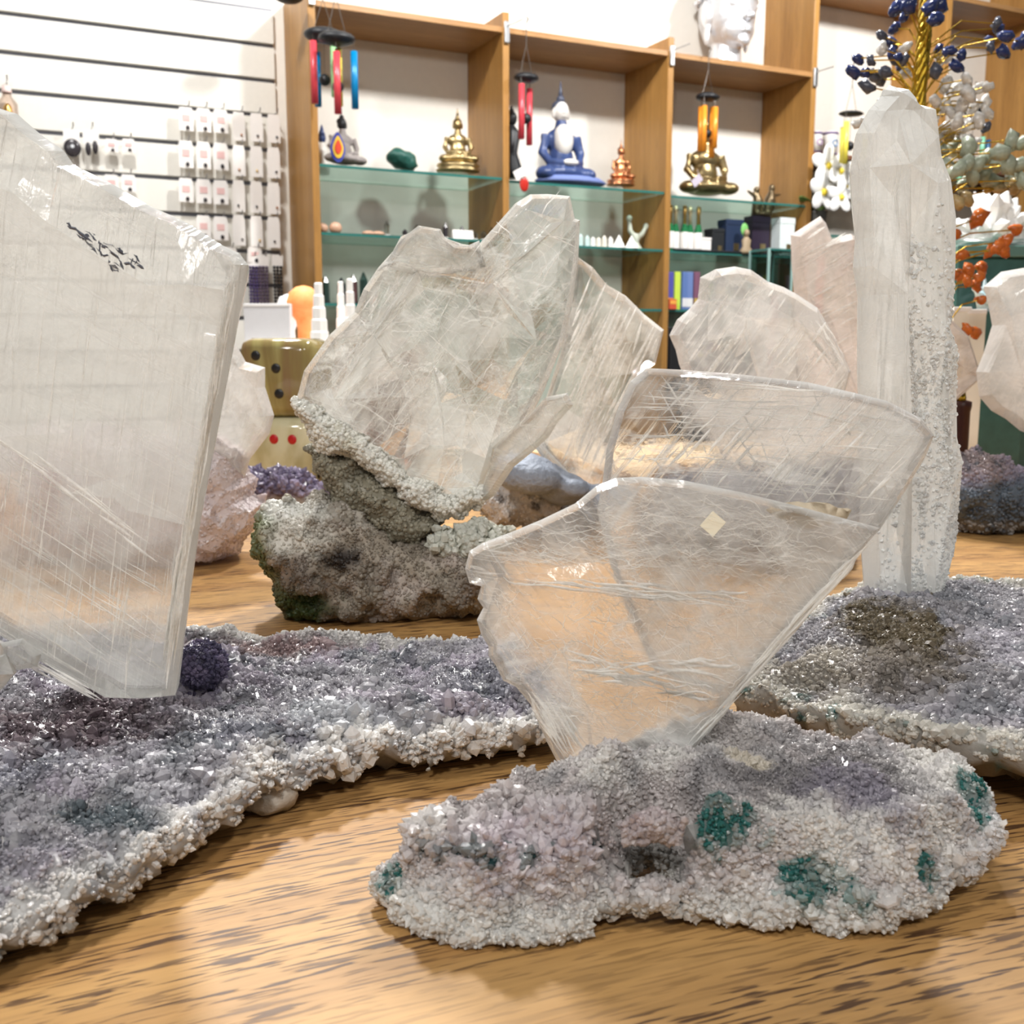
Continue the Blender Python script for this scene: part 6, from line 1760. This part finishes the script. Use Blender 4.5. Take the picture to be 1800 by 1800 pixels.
# ---- right: riser board with boxes at the far side of the table
RV = 1.47
rp = Vector((WDIR[0] * 1.55 - WN[0] * (RV + 0.17), WDIR[1] * 1.55 - WN[1] * (RV + 0.17), 0.0))
rs = empty('riser_board', rp, WANG, 'low pale wooden riser board along the far side of the table', 'riser')
MB().box((0, 0, 0.017), (1.3, 0.34, 0.014), bev=0.001).build('board', wood('pale_board', (0.72, 0.54, 0.34), (0.60, 0.42, 0.24), (0.4, 0.26, 0.14), 0, 0.6, 0.4, 0.3), rs)
MB().box((0, -0.1705, 0.0215), (1.3, 0.001, 0.005)).build('edge_highlight', WHITE, rs)  # white strip paints the highlight along the board's top front edge
for s in (-.6, 0, .6): MB().box((s, 0, 0.005), (0.03, 0.3, 0.010)).build('batten', BC, rs)
ZR = 0.0245


def onr(px, py, z): return gr(px, py, z)


p = gr(1717, 774, ZR)
r = empty('grey_tub', (p[0], p[1], ZR), 0, 'ribbed grey plastic tub on the riser behind the tree base', 'tub')
w = 27 * p[1] / F; hh = 92 * p[1] / F
prof = [(w * .72, 0)]
for k_ in range(7): prof += [(w * (.74 + .035 * k_), hh * (k_ + .1) / 7), (w * (.77 + .035 * k_), hh * (k_ + .5) / 7), (w * (.75 + .035 * k_), hh * (k_ + .95) / 7)]
prof += [(w * 1.06, hh * .98), (w * 1.06, hh), (w * .9, hh)]
MB().lathe(prof, 22).build('tub', plain('grey_plastic', (0.22, 0.225, 0.235), 0.5), r, True)
MB().lathe([(w * 1.07, hh - 0.004), (w * 1.09, hh), (w * 1.07, hh + 0.004)], 22).build('rim', plain('grey_plastic_dark', (0.09, 0.095, 0.11), 0.5), r, True)
for i, (x0, x1, y0, y1, m_, lab) in enumerate(((1733, 1772, 768, 750, WHITE, 'low white box on the riser behind the grey tub'), (1776, 1830, 783, 762, PAPER, 'white folded leaflet box at the riser edge'), (1768, 1830, 764, 735, BOARDOAK, 'brown wooden box on the riser under the milky slab'))):
    p = gr((x0 + x1) / 2, y0, ZR)
    r = empty('small_box', (p[0], p[1] + 0.03, ZR), WANG, lab, 'box')
    w = (x1 - x0) * p[1] / F; hh = (y0 - y1) * p[1] / F
    MB().box((0, 0, hh * .4), (w, 0.06, hh * .8), bev=0.001).build('box', m_, r)
    MB().box((0, 0, hh * .9), (w * 1.02, 0.062, hh * .2), bev=0.001).build('lid', m_, r)

# stand with white cluster, aqua crystals and cartons behind the gem tree
YS = 1.86
zst = at(1740, 432, YS)[2]
p = at(1745, 600, YS)
r = empty('teal_stand', (p[0], YS + 0.06, 0.0), 0.1, 'tall teal glass display stand behind the gem tree', 'stand')
MB().box((0, 0, (zst - 0.02) / 2), (px_r(160, YS), 0.13, zst - 0.02), bev=0.004).build('body', plain('teal_glass', (0.055, 0.13, 0.115), 0.12, var=.25), r)
MB().box((0, 0, zst - 0.01), (px_r(176, YS), 0.15, 0.02), bev=0.003).build('top', plain('teal_glass_top', (0.13, 0.24, 0.21), 0.12), r)
r = empty('quartz_cluster', (at(1762, 430, YS)[0], YS + 0.06, zst), 0, 'bright white spiky quartz cluster on the teal stand', 'crystal')
mw = plain('snow_quartz', (0.92, 0.91, 0.89), 0.3)
mb = MB()
for k_ in range(46):
    a = random.uniform(0, math.pi); el = random.uniform(0.15, 1.5)
    d = Vector((math.cos(a) * math.cos(el) * random.choice((-1, 1)), -abs(math.sin(a) * math.cos(el)) * .8 + 0.1, math.sin(el))).normalized()
    L = random.uniform(0.05, 0.092); q = random.uniform(0.010, 0.018)
    mb.tube([Vector((0, 0, 0.012)) + d * 0.0, Vector((0, 0, 0.012)) + d * L * .8, Vector((0, 0, 0.012)) + d * L], [q * .8, q, q * .1], 6)
mb.build('points', mw, r)
MB().ell((0, 0, 0.012), (0.07, 0.05, 0.014), nz=.1).build('base', mw, r)
for i, (x, y) in enumerate(((1682, 560), (1712, 556))):
    p = at(x, y, YS - 0.13)
    r = empty('cream_carton', (p[0], YS - 0.13, 0), 0.15 - .3 * i, ['tall cream carton close to the white column', 'tall cream carton before the teal stand'][i], 'box', 'cream cartons')
    zt2 = at(x, 540 + 4 * i, YS - .13)[2]
    MB().box((0, 0, zt2 / 2), (px_r(30, YS), 0.03, zt2 - .002), bev=0.001).build('carton', CREAM, r)
    MB().box((0, 0, zt2 - 0.004), (px_r(31, YS), 0.032, 0.008), bev=0.001).build('lid', PAPER, r)
r = empty('aqua_cluster', (at(1756, 500, YS - .07)[0], YS - 0.075, at(1700, 548, YS - .07)[2]), 0, 'pale aqua crystal cluster in front of the teal stand', 'crystal')
mb = MB()
zb3 = r.location.z
for k_ in range(26):
    d = Vector((random.uniform(-.7, .7), random.uniform(-.6, .1), random.uniform(.4, 1))).normalized(); L = random.uniform(0.03, 0.06)
    mb.tube([(random.uniform(-.03, .03), 0, 0), Vector((random.uniform(-.03, .03), 0, 0)) + d * L], [0.011, 0.002], 6)
mb.build('points', plain('aqua_quartz', (0.66, 0.80, 0.84), 0.25), r)
MB().box((0, 0, -zb3 / 2), (0.09, 0.035, zb3), bev=0.002).build('pedestal', plain('teal_glass', (0.055, 0.13, 0.115), 0.12), r)

# ---- gem tree
YT = 1.52
base = at(1684, 790, YT); gx = base[0]
tr = empty('gem_tree', (gx, YT, 0.0), 0, 'tall gold wire gem tree with blue, clear, green and orange stone chips', 'gem tree')
org = np.array([gx, YT, 0.0])
WD2 = plain('dark_brown_wood', (0.045, 0.012, 0.008), 0.35)
zb2 = at(1684, 706, YT)[2]
w = px_r(17, YT)
MB().lathe([(w * 1.25, 0.001), (w * 1.25, 0.012), (w * 1.02, 0.02), (w * .98, zb2 * .5), (w * .95, zb2 * .9), (w * 1.06, zb2 * .95), (w * 1.06, zb2), (w * .6, zb2 + 0.002)], 24).build('wooden_base', WD2, tr, True)
GW = plain('gold_wire', (0.45, 0.29, 0.03), 0.3, 0.9, bump=0.3, bscale=300)
trunk = [(1686, 704), (1676, 640), (1650, 560), (1625, 470), (1612, 380), (1610, 280), (1614, 180), (1622, 90), (1628, 20), (1632, -60)]
tp = [Vector(at(x, y, YT) - org) for x, y in trunk]


def catmull(P, n=6):
    out = []
    Q = [P[0]] + list(P) + [P[-1]]
    for i in range(1, len(Q) - 2):
        for k_ in range(n):
            t = k_ / n
            a, b_, c, d = Q[i - 1], Q[i], Q[i + 1], Q[i + 2]
            out.append(0.5 * ((2 * b_) + (c - a) * t + (2 * a - 5 * b_ + 4 * c - d) * t * t + (3 * b_ - a - 3 * c + d) * t ** 3))
    out.append(P[-1])
    return out


tpf = catmull(tp, 8)
for s in range(7):
    pts_ = []
    for i, p in enumerate(tpf):
        a = s * 2 * math.pi / 7 + i * 0.42
        pts_.append(p + Vector((math.cos(a), math.sin(a), 0)) * px_r(8.0, YT))
    MB().tube(pts_, px_r(4.6, YT), 8).build('trunk_wire', GW, tr, True)


def chip_mesh(seed, flat=0.5):
    rr = random.Random(seed)
    mb = MB().ell((0, 0, 0), (1, flat, 0.62), nu=7, nv=5)
    mb.v = [(x * (1 + .28 * rr.uniform(-1, 1)) + .4 * z * z, y * (1 + .3 * rr.uniform(-1, 1)), z * (1 + .35 * rr.uniform(-1, 1))) for x, y, z in mb.v]
    return mb


CH = {'lapis': plain('lapis_chip', (0.022, 0.035, 0.12), 0.18, var=.5, bscale=3), 'lapis_grey': plain('sodalite_chip', (0.07, 0.075, 0.10), 0.2, var=.5, bscale=3), 'quartz': None, 'aventurine': plain('aventurine_chip', (0.34, 0.38, 0.29), 0.3, var=.3, bscale=3),
      'carnelian': plain('carnelian_chip', (0.50, 0.12, 0.02), 0.18, var=.5, bscale=2), 'citrine': plain('tan_chip', (0.42, 0.30, 0.14), 0.25, var=.4, bscale=3)}
m, nt, b = newmat('clear_quartz_chip')
b.inputs['Base Color'].default_value = (0.86, 0.83, 0.78, 1); b.inputs['Roughness'].default_value = 0.1; b.inputs['Transmission Weight'].default_value = 0.45
nt.links.new(ramp(nt, noise_tex(nt, nt.nodes.new('ShaderNodeTexCoord').outputs['Object'], 2, 4), [(0.3, (0.70, 0.66, 0.60)), (0.65, (0.95, 0.94, 0.92))]), b.inputs['Base Color'])
CH['quartz'] = m
protos = {}
for kname, mt in CH.items():
    for v_ in range(3):
        o = chip_mesh(hash(kname) % 97 * 0 + len(kname) * 7 + v_, 0.55).build('gem_chip', mt, None, True)
        protos[(kname, v_)] = o.data
        bpy.data.objects.remove(o)
chips = {
    'lapis': [(1575, 15, 14), (1600, 8, 16), (1590, 28, 10), (1636, 12, 14), (1655, 8, 16), (1644, 34, 14), (1572, 50, 12), (1565, 76, 13), (1507, 103, 11), (1500, 126, 13), (1522, 128, 11), (1580, 100, 9), (1650, 87, 10), (1668, 90, 11), (1690, 98, 10), (1682, 117, 13), (1755, 50, 12), (1770, 64, 12), (1764, 92, 14), (1797, 72, 16), (1738, 70, 9), (1568, 92, 10), (1585, 118, 10)],
    'lapis_grey': [(1550, 62, 11), (1530, 106, 10), (1540, 136, 14), (1556, 126, 12), (1523, 152, 14), (1574, 108, 12), (1645, 125, 13), (1752, 42, 11), (1742, 84, 10), (1548, 140, 12), (1590, 104, 10), (1735, 222, 10)],
    'quartz': [(1550, 86, 12), (1592, 84, 11), (1598, 128, 15), (1652, 104, 13), (1668, 100, 10), (1662, 148, 14), (1682, 154, 14), (1702, 164, 15), (1722, 155, 13), (1736, 152, 12), (1692, 184, 15), (1712, 190, 14), (1732, 180, 13), (1662, 186, 14), (1644, 178, 12), (1682, 214, 14), (1702, 220, 13), (1720, 212, 13), (1736, 198, 13), (1660, 226, 14), (1648, 240, 13), (1702, 246, 13), (1716, 252, 12), (1672, 200, 12), (1690, 236, 12), (1508, 218, 10), (1520, 214, 9), (1700, 140, 12), (1640, 205, 12)],
    'aventurine': [(1655, 266, 17), (1680, 258, 18), (1702, 262, 18), (1734, 276, 17), (1760, 268, 17), (1778, 246, 16), (1797, 250, 16), (1750, 290, 18), (1772, 290, 18), (1793, 288, 18), (1660, 292, 18), (1682, 300, 17), (1710, 310, 18), (1732, 305, 18), (1668, 322, 14), (1692, 330, 15), (1780, 312, 15), (1797, 318, 15), (1720, 290, 16), (1700, 288, 16), (1745, 318, 16)],
    'citrine': [(1698, 348, 16), (1784, 326, 14), (1660, 340, 14), (1668, 240, 12), (1690, 268, 12), (1756, 332, 12), (1735, 330, 12), (1684, 356, 13), (1672, 300, 12)],
    'carnelian': [(1720, 384, 18), (1786, 404, 13), (1768, 424, 14), (1754, 436, 14), (1740, 442, 13), (1764, 442, 13), (1692, 448, 12), (1726, 470, 12), (1702, 476, 13), (1722, 486, 12), (1690, 486, 14), (1672, 484, 13), (1700, 494, 10), (1724, 527, 10), (1714, 584, 14), (1700, 578, 11), (1680, 410, 12), (1716, 503, 12)]}
twig = MB()
kk = 0
rt_ = random.Random(3)
for kname, lst in chips.items():
    for (x, y, s) in lst:
        dY = rt_.uniform(-0.05, 0.06)
        p = Vector(at(x, y, YT + dY) - org)
        o = bpy.data.objects.new('gem_chip', protos[(kname, kk % 3)])
        o.parent = tr; COL.objects.link(o)
        o.location = p
        q = px_r(s, YT) * 1.15
        o.scale = (q, q, q)
        o.rotation_euler = (rt_.uniform(-.5, .5), rt_.uniform(-3.1, 3.1), rt_.uniform(-.6, .6))
        # twig from the nearest lower trunk point
        j = min(range(len(tpf)), key=lambda i: abs(tpf[i].z - (p.z - 0.04)))
        a = tpf[j]
        mid = (a + p) / 2 + Vector((0, 0, 0.015 + rt_.uniform(-.01, .01)))
        t_ = MB().tube([a, mid, p], px_r(1.3, YT), 5)
        twig.add(t_.v, t_.f)
        kk += 1
twig.build('branch_wires', GW, tr)['kind'] = 'stuff'
